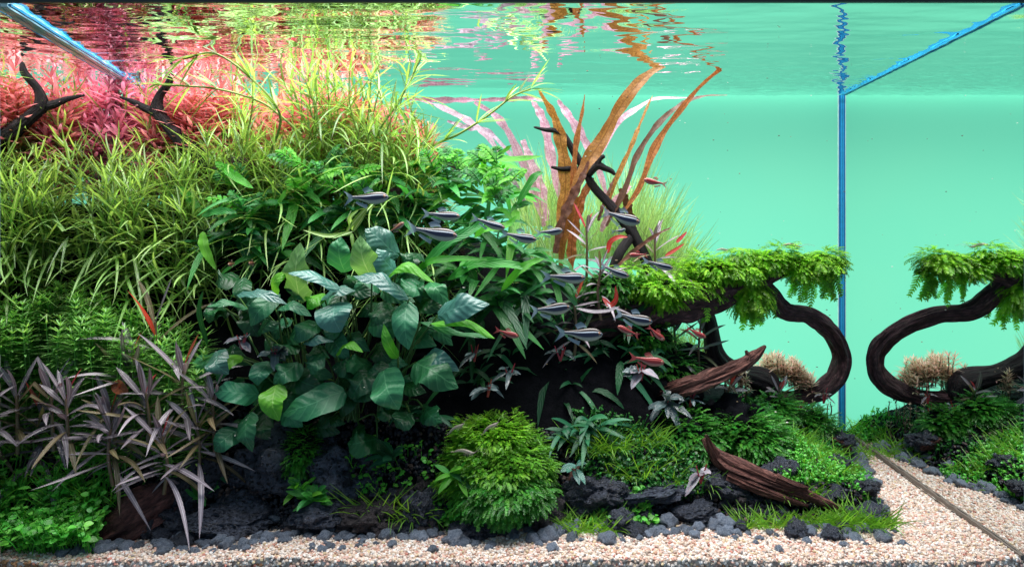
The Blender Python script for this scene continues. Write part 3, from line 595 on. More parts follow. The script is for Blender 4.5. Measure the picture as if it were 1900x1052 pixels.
# grey purple long leaved plants, every leaf a part
def hygro(px,py,Y,label,H_=100,nl=12,L=(70,125),W=9.5,tall=False,mats=('hygro','hygro','hygro','hygro_o'),red=False,lean=0,group=None):
    s=S(Y); top=P(px,py,Y); x=top[0]-lean; base=np.array([max(x,lpane_x(Y)+.05),Y+.03,max(H(x,Y),P(px,py+H_,Y)[2])]); 
    if base[2]>top[2]-.1: base[2]=top[2]-.1
    t=thing('grey_leaf_stem_plant',base,label,'plant',group); A=Acc(); q_=spline([base,(base+top)/2+np.array([U(-.04,.04),0,0]),top],10)
    v,f,uv=tube(q_,np.linspace(.016,.011,10),6); A.add(v,f,uv); link('stem',A.mesh('stem',M['hstem'],True,base),t)
    for i in range(nl):
        u=i/nl; c=top+(base-top)*min(.9,u*.75); a=i*2.4+U(-.3,.3); e=2.4*(1-u)**2.2-.25*u+U(-.1,.15)
        d=np.array([math.cos(a),math.sin(a)*.75-.15,e]); l=U(*L)/s*(.6+.4*min(1,u*3+.3)); pts=droop(c,d,l,U(.0,.75)*(.3+u),10,U(-.35,.35))
        mt=M['hygro_r'] if ((red or ('red' in label and i<1) or (i==0 and R()<.3)) and i<2) else M[random.choice(mats)]
        leaf_obj('leaf',t,base,pts,W*U(.8,1.15)/s,mt,(.5,.75),(0,-.45,1),5,fold=.18,wave=.08,wn=1.5,ph=U(0,6))
    return t
for a in [(95,735,.6,'grey purple long leaved plant nearest the left edge'),(18,740,.75,'grey purple plant cut by the left edge of the picture'),(122,745,.5,'grey leaved plant with a thin red centre leaf left of the brown leaf scrap'),
 (270,735,.55,'grey leaved plant with bright red young leaves among grey blades'),(340,690,.7,'grey leaved plant touching the broad green leaves'),(205,800,.5,'low grey leaved plant above the driftwood slab'),(300,815,.45,'low plant with pale drooping grey blades over the slab'),
 (365,790,.6,'grey leaved plant reaching right toward the lava rock'),(205,770,.6,'low grey leaved plant above the clover patch'),(60,790,.65,'dim grey leaved plant behind the clover patch'),(240,690,.8,'grey leaved plant standing before the needle stems'),(395,740,.7,'dark grey leaved plant half behind the oval green leaves')]:
    hygro(a[0],a[1]-6,a[2]-.06,a[3],nl=20,H_=110)
hygro(288,598,.8,'tall brown leaved stem with one upright scarlet leaf',H_=160,nl=9,L=(90,160),W=11,mats=('hygro_o','hygro','hygro_r'))
hygro(246,655,.7,'slim stem with a red and a lilac leaf above the grey plants',H_=110,nl=7,L=(55,90),W=11)
for a in [(1088,420,1.7,'thin crimson stemmed plant amid the amber ribbons',60),(1115,495,1.5,'silver grey star shaped plant beside the tetras',50),(1065,560,1.6,'reddish grey plant low behind the tetras',60),(1215,440,2.0,'brown narrow leaved stem rising from the branch moss',50),(1250,600,2.1,'brown leaved plant under the mossy branch',70),(1300,600,2.2,'slim brown leaved shoot before the driftwood prong',60)]:
    hygro(a[0],a[1],a[2],a[3],H_=a[4]+50,nl=14,L=(40,80),W=7.5,red=a[0]<1100)
hygro(1355,715,2.3,'small plum coloured plant on the log by the pink clump',H_=30,nl=9,L=(30,50),W=9)
hygro(1445,725,2.4,'small reddish rosette below the pink green clump',H_=24,nl=11,L=(34,60),W=8)

# broad leaved plants
BL=[ # base x,y  tip x,y  width  material  Y  arch(px toward up)
(557,560,557,450,54,'broad_p',.75,0,0),(634,540,535,508,30,'broad_b',.62,12,1),(690,518,668,438,50,'broad_p',.68,0,0),(640,505,632,440,48,'broad',.85,0,0),(740,478,678,424,52,'broad_b',.85,6,0),(735,505,700,465,46,'broad_b',.75,0,0),
(706,524,806,524,26,'broad_y',.66,26,1),(758,556,656,512,36,'broad_b',.58,14,1),(622,563,632,615,66,'broad_b',.62,0,0),(755,560,758,650,48,'broad',.6,0,0),(738,664,712,600,22,'broad_y',.6,0,0),(812,585,908,566,56,'broad_b',.62,8,0),
(800,602,918,628,24,'broad_y',.6,16,1),(780,598,914,626,16,'broad',.66,-2,1),(772,672,850,722,66,'broad',.58,8,0),(790,660,852,690,40,'broad_b',.66,8,0),(712,690,740,758,66,'broad',.55,0,0),(760,765,735,794,44,'broad_d',.72,0,0),(690,690,650,738,52,'broad_d',.7,0,0),
(480,733,397,722,42,'broad',.62,4,0),(512,714,518,780,46,'broad_y',.5,0,0),(640,724,525,770,62,'broad',.6,0,0),(446,793,398,838,44,'broad',.6,0,0),(463,766,468,838,40,'broad',.55,0,0),(495,770,500,815,34,'broad_d',.7,0,0),(404,652,424,694,42,'broad_b',.62,0,0),
(624,658,674,656,22,'broad_y',.58,18,1),(600,655,576,695,40,'broad',.66,0,0),(555,672,508,712,46,'broad',.66,0,0),(500,670,478,716,38,'broad',.68,0,0),(700,812,645,822,58,'broad_d',.8,0,0),(460,572,384,568,18,'broad',.62,8,1),(440,548,532,562,22,'broad_b',.6,10,1),
(515,545,465,605,40,'broad',.7,0,0),(515,572,578,588,26,'broad',.64,12,1),(505,548,532,500,30,'broad_y',.78,0,0),(600,545,570,575,34,'broad_y',.8,0,0),(710,535,770,560,34,'broad_d',.78,0,0),(690,590,740,620,44,'broad_d',.7,0,0),(720,560,690,620,40,'broad_d',.74,0,0),
(640,590,605,640,34,'broad_d',.72,0,0),(590,600,545,630,40,'broad',.72,0,0),(480,610,520,600,30,'broad_d',.72,0,0),(450,660,400,690,26,'broad_y',.66,0,0),(560,640,620,635,24,'broad_b',.66,8,1),(745,505,765,470,44,'broad_d',.95,0,0),(780,470,745,500,40,'broad_d',1.0,0,0),
(660,700,700,740,50,'broad_d',.76,0,0),(540,690,600,720,50,'broad_d',.78,0,0),(620,770,640,785,24,'broad_d',.8,0,0),(800,590,840,640,36,'broad_d',.9,0,0),(590,560,660,540,30,'broad_b',.74,10,1),(770,620,820,600,30,'broad_d',.85,0,0)]
roots=[((560,770,1.0),'large plant of broad green leaves at the left of its cluster'),((640,780,1.02),'large plant of broad leaves with painted bluish sheen in the middle'),((720,780,1.0),'large broad leaved plant whose leaves reach right over the dark hollow')]
RT=[]
for (r,l) in roots:
    O=P(*r); RT.append((O,thing('broad_leaf_plant',O,l,'plant')))
def broad(b):
    x0,y0,x1,y1,wd,mt,Y,arch,edge=b; k=0 if x0<590 else (1 if x0<705 else 2); O,t=RT[k]; s=S(Y)
    A_=P(x0,y0,Y+.06); B_=P(x1,y1,Y-.08); 
    if edge: mid=(A_+B_)/2+np.array([0,-.05,arch/s*1.2]); nrm=np.array([.0,-.75,1.0])
    else: mid=(A_+B_)/2+np.array([0,-.10,arch/s+.01]); nrm=np.array([U(-.25,.25),-1.0,.55])
    pts=spline([A_,mid,B_],11); n=11; tt=np.linspace(0,1,n)
    prof=np.array([.30,.80,.97,1.0,.99,.93,.84,.70,.52,.30,.04]) if not edge else lens(11,.42,.6)
    wv=wd/s*prof; v,f,uv=blade(pts,wv,nrm,9,fold=.10,wave=U(.12,.36),wn=U(1.4,3.2),ph=U(0,6.3),cup=U(.05,.35))
    for q_ in range(len(v)): v[q_]+=np.array([0,-.35,1.])*.022*noise.noise(Vector(v[q_]*7))
    Am=Acc(); Am.add(v,f,uv); lf=link('leaf',Am.mesh('leaf',M[mt],True,A_),t,tuple(A_-O))
    # leaf stalk
    g=O+np.array([U(-.12,.12),U(-.05,.1),0]); md=(A_+g)/2+np.array([U(-.08,.08),.06,.12]); q_=spline([g,md,A_],9); Ap=Acc(); v,f,uv=tube(q_,np.full(9,.009),5); Ap.add(v,f,uv); link('leaf_stalk',Ap.mesh('leaf_stalk',M['petiole'],True,O),t)
for b in BL: broad(b)
for i in range(72):
    px=U(395,800); py=U(500,800); a=U(-.5,3.6); l=U(35,65); broad((px,py,px+math.cos(a)*l,py+abs(math.sin(a))*l,U(26,48),random.choice(['broad_d','broad_d','broad']),U(.8,1.05),U(0,8),0))

# fern: long dark blades
def rosette(name,px,py,Y,label,mat,nl,L,W,spread=(0,360),elev=(-.1,1.0),sag=(.2,.7),cat='plant',n=9,m=3,wave=.15,group=None,prof=(.4,.6),fwd=.5,stalk=False,Ymin=None,mats=None,scatter=0):
    O=P(px,py,Y); t=thing(name,O,label,cat,group); s=S(Y)
    for i in range(nl):
        a=math.radians(U(*spread)); e=U(*elev); d=np.array([math.cos(a),-abs(math.sin(a))*fwd if R()<.7 else math.sin(a)*.5,e]); c=O+np.array([U(-1,1),U(-.5,.5),U(-.6,.6)])*scatter/s
        l=U(*L)/s; pts=droop(c,d,l,U(*sag),n,U(-.2,.2)); mt=mat if not mats else M[random.choice(mats)]
        leaf_obj('leaf',t,O,pts,U(*W)/s,mt,prof,(U(-.3,.3),-.6,1),m,fold=.2,wave=wave,wn=U(1.5,3),ph=U(0,6.3))
    return t
for i,(px,py,Y) in enumerate([(470,400,1.5),(560,380,1.6),(640,400,1.45),(700,340,1.6),(760,400,1.5),(830,370,1.55),(880,430,1.4),(930,380,1.6),(950,470,1.4),(860,520,1.35),(960,540,1.35),(500,470,1.35),(600,320,1.8),(880,320,1.8),(780,320,1.8),(440,440,1.4),(1000,500,1.5),(920,560,1.3)]):
    rosette('fern_plant',px,py,Y,['dark fern at the left below the twig stub','fern mid left under the star grass','fern above the tallest pale broad leaf','fern under the pale shoots','fern left of the highest tetra pair','fern above the small tetras','fern behind the tilted tetra','fern touching the pink ribbons','fern left of the short tetra','fern over the right broad leaves','fern right of the large bluish leaf','fern in the dark left hollow','fern crown high in the middle','fern crown below the arching stem','fern crown above the rust fish','fern near the two pink fish','fern at foot of the amber leaves','lowest fern over the dark hollow'][i],'' or M['fern'],22,(45,120),(11,20),(0,360),(-.3,1.1),(.2,.8),group='fern clumps in the upper middle',scatter=34,mats=['fern','fern','fernl'] if py<400 else ['fern','fern','broad_d'])
for (x0,y0,x1,y1,wd,mt,Y,lab) in []: pass
# named bright blades
def single_blades(name,label,cat,rows,prof=(.4,.6),m=5,origin=None,**kw):
    o0=P(*origin); t=thing(name,o0,label,cat)
    for r in rows:
        pts=spline(pxpath([(a,b,Y,3) for a,b,Y in r[0]]),16)[:,:3]; leaf_obj('leaf',t,o0,pts,r[1]/S(r[0][0][2]),M[r[2]],prof,(0,-1,.5),m,**kw)
    return t
single_blades('fern_plant','bright green fern with long blades pointing right over the hollow','plant',[([(770,505,1.1),(800,485,1.0),(850,480,.95),(905,482,.95)],14,'fernl'),([(880,440,1.1),(900,425,1.0),(940,418,1.0),(960,400,1.0)],16,'fernl'),([(780,500,1.1),(830,450,1.0),(880,425,1.0),(900,405,1.0)],20,'fern'),([(930,540,1.1),(960,505,1.0),(985,488,1.0),(1010,480,1.0)],16,'fernl'),([(830,520,1.2),(880,490,1.1),(940,490,1.0),(990,500,1.0)],20,'fern'),([(850,300,1.7),(900,290,1.6),(950,296,1.5),(1008,290,1.5)],16,'fernl'),([(960,380,1.3),(990,330,1.3),(1008,320,1.3)],14,'fern'),([(900,300,1.7),(930,285,1.6),(950,270,1.5)],14,'fernl')],origin=(850,520,1.2),fold=.2,wave=.25,wn=3)
single_blades('fern_plant','dark green fern with broad drooping blades over the fish hollow','plant',[([(400,300,1.5),(440,330,1.35),(470,350,1.3)],16,'fernl'),([(330,345,1.5),(355,370,1.4),(385,405,1.35)],14,'fernl'),([(375,400,1.1),(410,392,1.0),(440,395,.95)],16,'fern'),([(376,430,1.0),(380,460,.95),(400,500,.95)],18,'fernl'),([(385,640,.9),(370,580,.85),(376,540,.85)],10,'fern')],origin=(420,420,1.5),fold=.2,wave=.2,wn=3)
single_blades('star_grass_sprig','pale green sprig with strap leaves resting above the broad leaves','plant',[([(640,435,.7),(655,415,.62),(672,395,.6),(684,383,.6)],9,'star'),([(655,428,.66),(650,405,.62),(665,390,.6)],9,'star'),([(655,430,.62),(610,438,.6),(562,427,.6)],8,'star'),([(652,432,.62),(654,445,.6),(655,462,.6)],7,'star'),([(655,430,.62),(668,410,.6),(682,388,.6)],10,'star'),([(652,434,.62),(630,438,.6),(617,443,.58)],5,'star')],origin=(655,432,.62),fold=.3)
# feathery lobed ferns near the top
def pinnate(A,pts,l0,W,nl,nrm):
    n=len(pts); t=unit(np.gradient(pts,axis=0)); N=np.asarray(nrm,float)
    v,f,uv=tube(pts,np.full(n,.006),4); A.add(v,f,uv)
    for i in range(nl):
        u=.15+.85*i/nl; k=min(n-1,int(u*(n-1))); c=pts[k]; s=unit(np.cross(t[k],N)); l=l0*math.sin(math.pi*(.2+.75*u))
        for sg in(-1,1):
            d=s*sg+t[k]*.6; leaf_into(A,droop(c,d,l,.2,4),W,(.5,.7),N,3,fold=.1)
for i in range(26):
    px=random.choice([U(540,720),U(780,960),U(400,470),U(820,960)]); py=U(270,350) if px>500 else U(310,370); Y=U(1.25,1.7); O=P(px,py+30,Y); t=thing('lobed_fern',O,'bright lobed fern frond '+('beside the cut twig stub' if px<480 else 'above the highest left tetra' if px<600 else 'behind the pale hanging sprig' if px<720 else 'left of the rust fish' if px<840 else 'beneath the arching green stem'),'fern','lobed fern fronds near the top')
    for j in range(3):
        a=U(0,6.3); A=Acc(); pts=droop(O,(math.cos(a),math.sin(a)*.4-.3,U(.5,1.6)),U(45,85)/S(Y),.4,8); pinnate(A,pts,.10,.038,8,(U(-.3,.3),-.8,.8)); link('frond',A.mesh('frond',M['fernl'] if R()<.6 else M['fern'],True,O),t)

# ribbon leaves
def ribbons(name,label,origin,rows,**kw):
    o0=P(*origin); t=thing(name,o0,label,'plant')
    for (pts,mt,Y) in rows:
        q_=spline(pxpath([(a,b,Y+(i*.02),w_) for i,(a,b,w_) in enumerate(pts)]),44); p=q_[:,:3]; wd=np.maximum(q_[:,3]*.62,.006)
        wd=wd*(1+.2*np.sin(np.linspace(0,U(22,34),44)+U(0,6))+np.random.uniform(-.06,.06,44)); tw=np.cumsum(np.random.uniform(-.14,.14,44)); v,f,uv=blade(p,wd,(0,-1,.25),7,fold=.12,wave=kw.get('wave',.2),wn=kw.get('wn',10),ph=U(0,6),twist=tw)
        A=Acc(); A.add(v,f,uv); b=p[0]; link('leaf',A.mesh('leaf',M[mt],True,b),t,tuple(b-o0))
    return t
ribbons('amber_ribbon_plant','tall amber brown plant of long crinkled ribbon leaves reaching the surface',(1050,520,2.0),[
 ([(1040,500,14),(1045,440,30),(1060,370,36),(1085,310,40),(1120,255,40),(1150,200,36),(1195,145,28),(1245,115,18),(1291,103,4)],'brown',1.85),
 ([(1040,470,16),(1045,400,36),(1050,330,40),(1042,270,36),(1030,220,26),(1010,185,14),(999,166,3)],'brown',2.0),
 ([(1058,400,10),(1064,320,16),(1070,260,16),(1080,210,9),(1085,176,2)],'brown',1.95),
 ([(1125,390,8),(1145,330,13),(1170,275,15),(1188,230,12),(1205,190,7),(1211,178,2)],'brown',2.1),
 ([(1125,420,8),(1160,350,18),(1182,290,18),(1215,238,17),(1255,200,17),(1300,180,11),(1349,177,3)],'brown_d',2.05),
 ([(1160,390,8),(1188,345,16),(1208,290,22),(1232,245,20),(1266,200,15),(1300,160,12),(1340,127,10),(1372,116,7),(1396,104,3)],'brown',2.0),
 ([(1030,470,14),(1040,420,26),(1060,370,26),(1080,330,18),(1092,300,6)],'brown_d',1.8),
 ([(1060,500,14),(1062,440,34),(1075,380,30),(1100,330,16)],'brown',2.05),
 ([(1100,540,5),(1150,490,12),(1190,455,13),(1225,432,8),(1247,422,2)],'brown_d',1.8),
 ([(1180,430,6),(1170,400,24),(1160,370,26),(1150,350,8)],'brown_d',2.15),
 ([(1110,410,8),(1120,380,16),(1135,345,18),(1150,310,6)],'brown_d',2.2)])
ribbons('pink_ribbon_plant','pink mottled plant of long ribbon leaves behind the amber one',(1010,470,2.4),[
 ([(1010,420,16),(990,350,26),(965,290,26),(940,240,24),(915,212,18),(880,190,8)],'pinkr',2.5),
 ([(975,380,12),(930,290,22),(895,245,24),(860,220,24),(815,198,18),(782,188,6)],'greyr',2.3),
 ([(1040,370,14),(1022,290,28),(1010,230,26),(996,200,18),(985,186,6)],'pinkr',2.55),
 ([(1125,360,12),(1105,300,22),(1075,245,26),(1048,205,20),(1035,186,8)],'pinkr',2.5),
 ([(1090,330,12),(1120,270,18),(1150,225,18),(1185,200,15),(1215,184,10),(1265,182,6),(1300,182,3)],'pinkr',2.45),
 ([(1115,430,10),(1130,395,24),(1150,365,24),(1170,345,12)],'pinkr',2.3),
 ([(1015,410,14),(1005,350,26),(985,300,26),(970,260,14)],'pinkr',2.45),
 ([(960,300,10),(905,245,18),(860,235,18),(830,225,6)],'greyr',2.6),
 ([(900,186,6),(850,186,16),(800,186,16),(750,184,5)],'pinkr',3.1),([(1010,188,6),(980,183,14),(930,185,14),(880,186,5)],'pinkr',3.0)],wn=8,wave=.12)

# hair thin grass behind the branch
def blades_acc(O,n,L,W,spread,lean=0,Yj=.1,up=1.0,xj=.1,curve=.4):
    A=Acc()
    for _ in range(n):
        b=O+np.array([U(-xj,xj),U(-Yj,Yj),0]); a=U(0,6.3); d=np.array([math.cos(a)*spread+lean,math.sin(a)*spread,up]); l=U(*L); pts=droop(b,d,l,U(0,curve),6,U(-.15,.15)); v,f,uv=blade(pts,np.array([1,1,.9,.8,.55,.15])*W,(0,-1,.2),2); A.add(v,f,uv)
    return A
for (px,py,Y,n,hh,lean) in [(1010,480,2.7,60,190,-.05),(1060,480,2.8,70,190,.0),(1120,480,2.8,90,180,.08),(1170,500,2.8,110,190,.12),(1210,510,2.8,110,175,.18),(1235,530,2.7,100,150,.28),(985,420,2.9,60,170,-.1),(1030,420,2.9,70,200,0),(1150,440,2.85,90,200,.05),(1200,460,2.85,90,170,.15),(1255,545,2.75,50,110,.35)]:
    O=P(px,py,Y); A=blades_acc(O,int(n*2.2),(hh*.6/S(Y),hh*1.0/S(Y)),.009,.36,lean,.15,1,.18,.45); tag(link('hair_grass_tuft',A.mesh('hair_grass_tuft',M['hair'],True,O),None,tuple(O)),('tall' if hh>175 else 'shorter')+' hair thin pale green tuft '+('behind the pink ribbons' if px<1050 else 'behind the amber leaves' if px<1160 else 'right of the knobbly twigs' if px<1230 else 'just above the branch moss'),'grass tuft','hair thin grass tufts behind the ribbons')
for (px,py,Y,n,hh,lean) in [(1250,690,2.6,80,110,.02),(1285,690,2.65,60,100,.1),(1225,690,2.5,60,110,-.1)]:
    O=P(px,py,Y); A=blades_acc(O,int(n*2.2),(hh*.6/S(Y),hh*1.0/S(Y)),.010,.3,lean,.12,1,.12,.3); tag(link('hair_grass_tuft',A.mesh('hair_grass_tuft',M['hair'],True,O),None,tuple(O)),'tuft of fine grass below the mossy branch','grass tuft','fine grass tufts below the branch')

# ------------------------------------------------------------------ moss
def frond_proto(seed):
    random.seed(seed); pts=droop(np.zeros(3),(1,0,.25),1.0,.35,7); A=[]; F=[]; Uv=[]; n0=0
    def ad(v,f,uv):
        nonlocal n0; A.append(v); F.append(f+n0); Uv.append(uv); n0+=len(v)
    ad(*blade(pts,np.linspace(.035,.02,7),(0,0,1),2))
    for i in range(9):
        u=.06+.92*i/9; k=u*6; k0=int(k); c=pts[k0]*(1-(k-k0))+pts[min(6,k0+1)]*(k-k0); t=unit(pts[min(6,k0+1)]-pts[max(0,k0-1)])
        for sg in(-1,1):
            l=U(.15,.28)*(1.15-u*.7); d=np.array([t[0]*.7,sg*.8,t[2]*.6+U(-.35,.45)]); p=droop(c,d,l,.3,3); ad(*blade(p,np.array([.04,.065,.02]),(0,0,1),2))
    return np.concatenate(A),np.concatenate(F),np.concatenate(Uv)
FR=[frond_proto(100+i) for i in range(5)]; random.seed(99)
def add_frond(A,c,d,nrm,l,droopf=0):
    v,f,uv=random.choice(FR); x=unit(d); y=unit(np.cross(nrm,x)); z=np.cross(x,y); Rm=np.stack([x,y,z],0); A.add((v*l)@Rm+c,f,uv)
def moss(label,px,py,Y,rx,ry,n,mat='moss',l=(.07,.15),hang=.0,ryd=None,core=True,name='moss_clump',top_only=False,parent=None):
    s=S(Y); O=P(px,py,Y); a,b,c=rx/s,(ryd or (rx+ry)*.55)/s,ry/s; A=Acc()
    if core:
        th=np.linspace(0,6.283,25)[:-1]; ph=np.linspace(-1.5,1.5,12); 
        v=np.array([[math.cos(p_)*math.cos(t_)*a*.82,math.cos(p_)*math.sin(t_)*b*.82,math.sin(p_)*c*.78] for p_ in ph for t_ in th])+O
        for i in range(len(v)): v[i]+=np.array([1,1,1])*.05*noise.noise(Vector(v[i]*5))
        A.add(v,grid_faces(12,24,True),rnd=.0,mi=1)  # near-black core stands in for shade between the fronds
    for i in range(int(n*2.2)):
        q_=unit(np.random.normal(size=3)); 
        if q_[1]>.35: q_[1]*=-1
        if top_only and q_[2]<-.1: q_[2]*=-1
        lump=1+.34*noise.noise(Vector(q_*2.1+O))+.2*noise.noise(Vector(q_*5+O)); pos=O+q_*np.array([a,b,c])*U(.72,1.0)*lump
        side=unit(np.array([q_[0]+U(-.9,.9),q_[1]+U(-.9,.6),0.001])); out=unit(q_*.7+side*.9+np.array([0,0,-hang-(.3 if q_[2]<.2 else 0)+U(-.15,.25)]))
        add_frond(A,pos,out,unit(q_+np.array([0,0,.9])),U(*l))
    return tag(link(name,A.mesh(name,[M[mat],M['soil']],True,O),parent,tuple(O)),label,'moss')
moss('bright feathery moss on the left of the thick branch',1215,532,1.9,80,18,300,hang=.25)
moss('dim feathery moss beneath the red stemmed plant',1130,530,1.8,50,28,200,'mossd',hang=.3)
moss('bright moss hump on the middle of the branch',1335,500,2.08,52,16,260,hang=.25)
moss('highest bright moss hump on the branch',1418,484,2.2,50,15,300,hang=.3)
moss('feathery moss at the free end of the branch above the loop',1510,488,2.32,46,18,360,hang=.6,l=(.09,.20))
moss('moss tassel hanging under the branch at the loop',1392,548,2.2,32,26,170,hang=1.1,l=(.12,.22),core=False)
moss('small moss tuft hanging off the branch left of the loop',1290,530,2.15,60,22,200,hang=.7)
moss('domed bright green moss mound in the front middle',930,864,.95,112,58,2600,'mossm',l=(.05,.10),hang=.2,ryd=95)
moss('bright crown on top of the front moss mound',915,812,1.0,74,42,1400,l=(.045,.09),hang=.1,ryd=60)  # brighter frond colour paints the light on the mound's top
moss('dark lower skirt of the front moss mound',940,912,.68,92,38,1200,'mossd',l=(.06,.13),hang=.4)  # darker frond colour paints shade on the mound's lower half
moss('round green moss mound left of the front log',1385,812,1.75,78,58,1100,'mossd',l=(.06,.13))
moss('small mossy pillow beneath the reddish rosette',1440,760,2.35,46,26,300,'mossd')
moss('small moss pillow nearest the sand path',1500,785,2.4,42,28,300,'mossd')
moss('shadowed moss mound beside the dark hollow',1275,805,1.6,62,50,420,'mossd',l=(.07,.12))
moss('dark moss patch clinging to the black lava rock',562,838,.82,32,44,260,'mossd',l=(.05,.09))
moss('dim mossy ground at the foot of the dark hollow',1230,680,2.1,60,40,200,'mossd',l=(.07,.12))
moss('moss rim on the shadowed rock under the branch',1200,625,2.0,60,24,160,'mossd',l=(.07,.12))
rs_=random.getstate()
for i,(px,py,rx,ry,Y) in enumerate([(1175,505,40,16,1.85),(1255,508,34,20,2.05),(1300,488,30,22,2.15),(1372,474,30,16,2.15),(1385,506,24,16,2.05),(1448,466,30,14,2.25),(1535,478,28,16,2.34),(1480,500,26,16,2.2),(1232,552,34,16,1.85)]):
    moss(['small moss tuft left end of branch','small moss tuft behind the diving tetra','rounded moss knob left of middle','rounded moss knob atop the middle','shaggy moss knob before the middle','moss knob below the long shrimp','moss knob at the very tip','shaggy moss knob above the loop','lowest moss fringe under the left branch'][i],px,py,Y,rx,ry,105,l=(.07,.16),hang=U(.2,.8),core=False)
# moss trailing threads at the free end
A=Acc(); O=P(1530,510,2.4)
for (px,py,n_) in [(1475,515,7),(1500,520,7),(1530,515,9),(1545,505,6),(1400,560,8),(1385,560,6),(1430,540,5),(1310,545,4),(1225,555,5),(1180,560,5)]:
    c=P(px,py,2.36 if px>1350 else 2.0)
    for i in range(n_): add_frond(A,c+np.array([U(-.05,.05),U(-.05,.05),0]),unit(np.array([U(-.3,.6),U(-.3,.3),-1.0])),(0,-1,.3),U(.18,.36))
tag(link('moss_strands',A.mesh('moss_strands',M['moss'],True,O),None,tuple(O)),'loose moss strands dangling below the branch','moss',kind='stuff')

# ------------------------------------------------------------------ small foreground plants
for i,(px,py,Y) in enumerate([(860,600,1.5),(930,650,1.6),(1000,600,1.6),(1010,690,1.6),(1080,560,1.7),(1110,650,1.7),(1160,600,1.75),(1180,680,1.7),(880,700,1.3),(1060,730,1.5)]):
    rosette('hollow_plant',px,py,Y,['dim leaves right of the biggest bluish leaf','dim leaves beneath the red fish','dim leaves left of the lowest tetra','dim leaves low in the hollow middle','dim leaves behind the upper left tetra','dim leaves right of the lowest tetra','dim leaves under the moss covered branch','dim leaves behind the silver white leaves','dim leaves above the moss mound','dim leaves above the glossy narrow plant'][i],M['broad_d'],12,(40,85),(7,15),(0,360),(-.4,1.2),(.2,.9),group='dim plants in the dark hollow',scatter=30,mats=['broad_d','sword','broad_d'])  # darker leaf materials put the hollow's shade into the colour
def clover(label,px0,px1,Y0,Y1,n,hh,group=None,r=.026,name='clover_patch',mat='clover',zoff=0):
    A=Acc(); xs=[]
    O=np.array([px_ground((px0+px1)/2,(Y0+Y1)/2),(Y0+Y1)/2,H(px_ground((px0+px1)/2,(Y0+Y1)/2),(Y0+Y1)/2)])
    for i in range(n):
        Y=U(Y0,Y1); x=px_ground(U(px0,px1),Y); 
        if x<lpane_x(Y)+.05 or x>TX_R-.05: continue
        b=np.array([x,Y,max(H(x,Y),Z_G)+zoff]); d=np.array([U(-.5,.5),U(-.6,.3),1]); l=U(*hh); pts=droop(b,d,l,.15,4); v,f,uv=tube(pts,np.full(4,.005),3); A.add(v,f,uv)
        for j in range(random.choice([1,2,3,4])):
            a=U(0,6.3); dd=np.array([math.cos(a),math.sin(a),U(-.1,.8)]); c=pts[-1]-(pts[-1]-pts[0])*U(0,.5); pr=r*U(.6,1.2); p=droop(c,dd,pr*2.2,.2,5); v,f,uv=blade(p,np.array([.25,1.0,1.1,.85,.2])*pr*1.6,(U(-.4,.4),-.5,1),3,fold=.15); A.add(v,f,uv)
    return tag(link(name,A.mesh(name,M[mat],True,O),None,tuple(O)),label,'ground cover',kind='stuff')
clover('bright green round leaved carpet at the bottom left corner',-20,175,.12,.55,900,(.14,.42),r=.028)
clover('upper part of the round leaved carpet under the grey leaves',-10,240,.5,.95,420,(.15,.35),r=.022)
clover('loose round leaved sprigs by the driftwood slab',95,170,.30,.45,40,(.1,.22),r=.034)
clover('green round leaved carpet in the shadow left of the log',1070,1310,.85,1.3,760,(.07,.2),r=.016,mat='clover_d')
clover('round leaved sprigs over the rocks right of the moss mound',1100,1210,.6,.85,110,(.08,.2),r=.026)
clover('round leaved sprigs at the foot of the moss mound',800,880,.55,.72,50,(.1,.24),r=.028)
clover('small leaved green cover between the log and the sand path',1440,1610,1.0,1.9,1000,(.05,.15),r=.014)
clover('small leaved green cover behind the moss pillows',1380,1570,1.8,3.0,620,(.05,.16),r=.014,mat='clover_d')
clover('small green sprouts against the rear wall by the corner seam',1500,1580,2.9,3.35,160,(.08,.2),r=.015)
clover('dim small leaved cover below the broad leaves',640,820,.7,1.0,90,(.08,.2),r=.022)
def tuft(px,Y,n,hh,label,group,spread=.8,W=.0095,xj=.12,zoff=0,mat='grass'):
    x=px_ground(px,Y); O=np.array([x,Y,max(H(x,Y),Z_G)-.01+zoff]); A=blades_acc(O,int(n*2.2),(hh*.6/S(Y),hh*1.3/S(Y)),W,spread,0,.07,.9,xj,.7)
    return tag(link('grass_tuft',A.mesh('grass_tuft',M[mat],True,O),None,tuple(O)),label,'grass tuft',group)
for px in (1050,1075,1100,1130): tuft(px,.55,34,62,'bright grass tuft beside the upright lava rock right of the mound','bright grass tufts right of the moss mound')
for px in (1395,1430,1465,1500): tuft(px,.66,30,46,'bright grass tuft beneath the front log','bright grass tufts beneath the front log')
for px in (1545,1575,1600,1625): tuft(px,.62,52,66,'dense bright grass tuft at the lower end of the log','dense grass tufts at the end of the log')
for px in (690,720,750,770): tuft(px,.66,26,88,'fine grass tuft above the grey blue lava rocks','fine grass tufts left of the moss mound')
for i in range(16): tuft(U(1080,1300),U(.95,1.25),16,70,'thin dark grass tuft in the shade left of the log','thin grass tufts in the shaded middle')
for i in range(26):
    Y=U(.9,1.9); px=CX+(2.82+(Y-.7)*.25-U(.05,.9))*S(Y); tuft(px,Y,16,U(30,50),'small grass tuft in the groundcover near the sand path','small grass tufts near the sand path')
for i in range(12):
    Y=U(2.2,3.3); px=CX+U(3.15,3.5)*S(Y); tuft(px,Y,12,U(30,55),'thin grass tuft by the rear corner of the sand path','thin grass tufts by the rear corner')
for i in range(10): tuft(U(150,330),U(.7,1.0),14,80,'thin dim grass tuft behind the grey leaves','dim grass tufts behind the grey leaves')
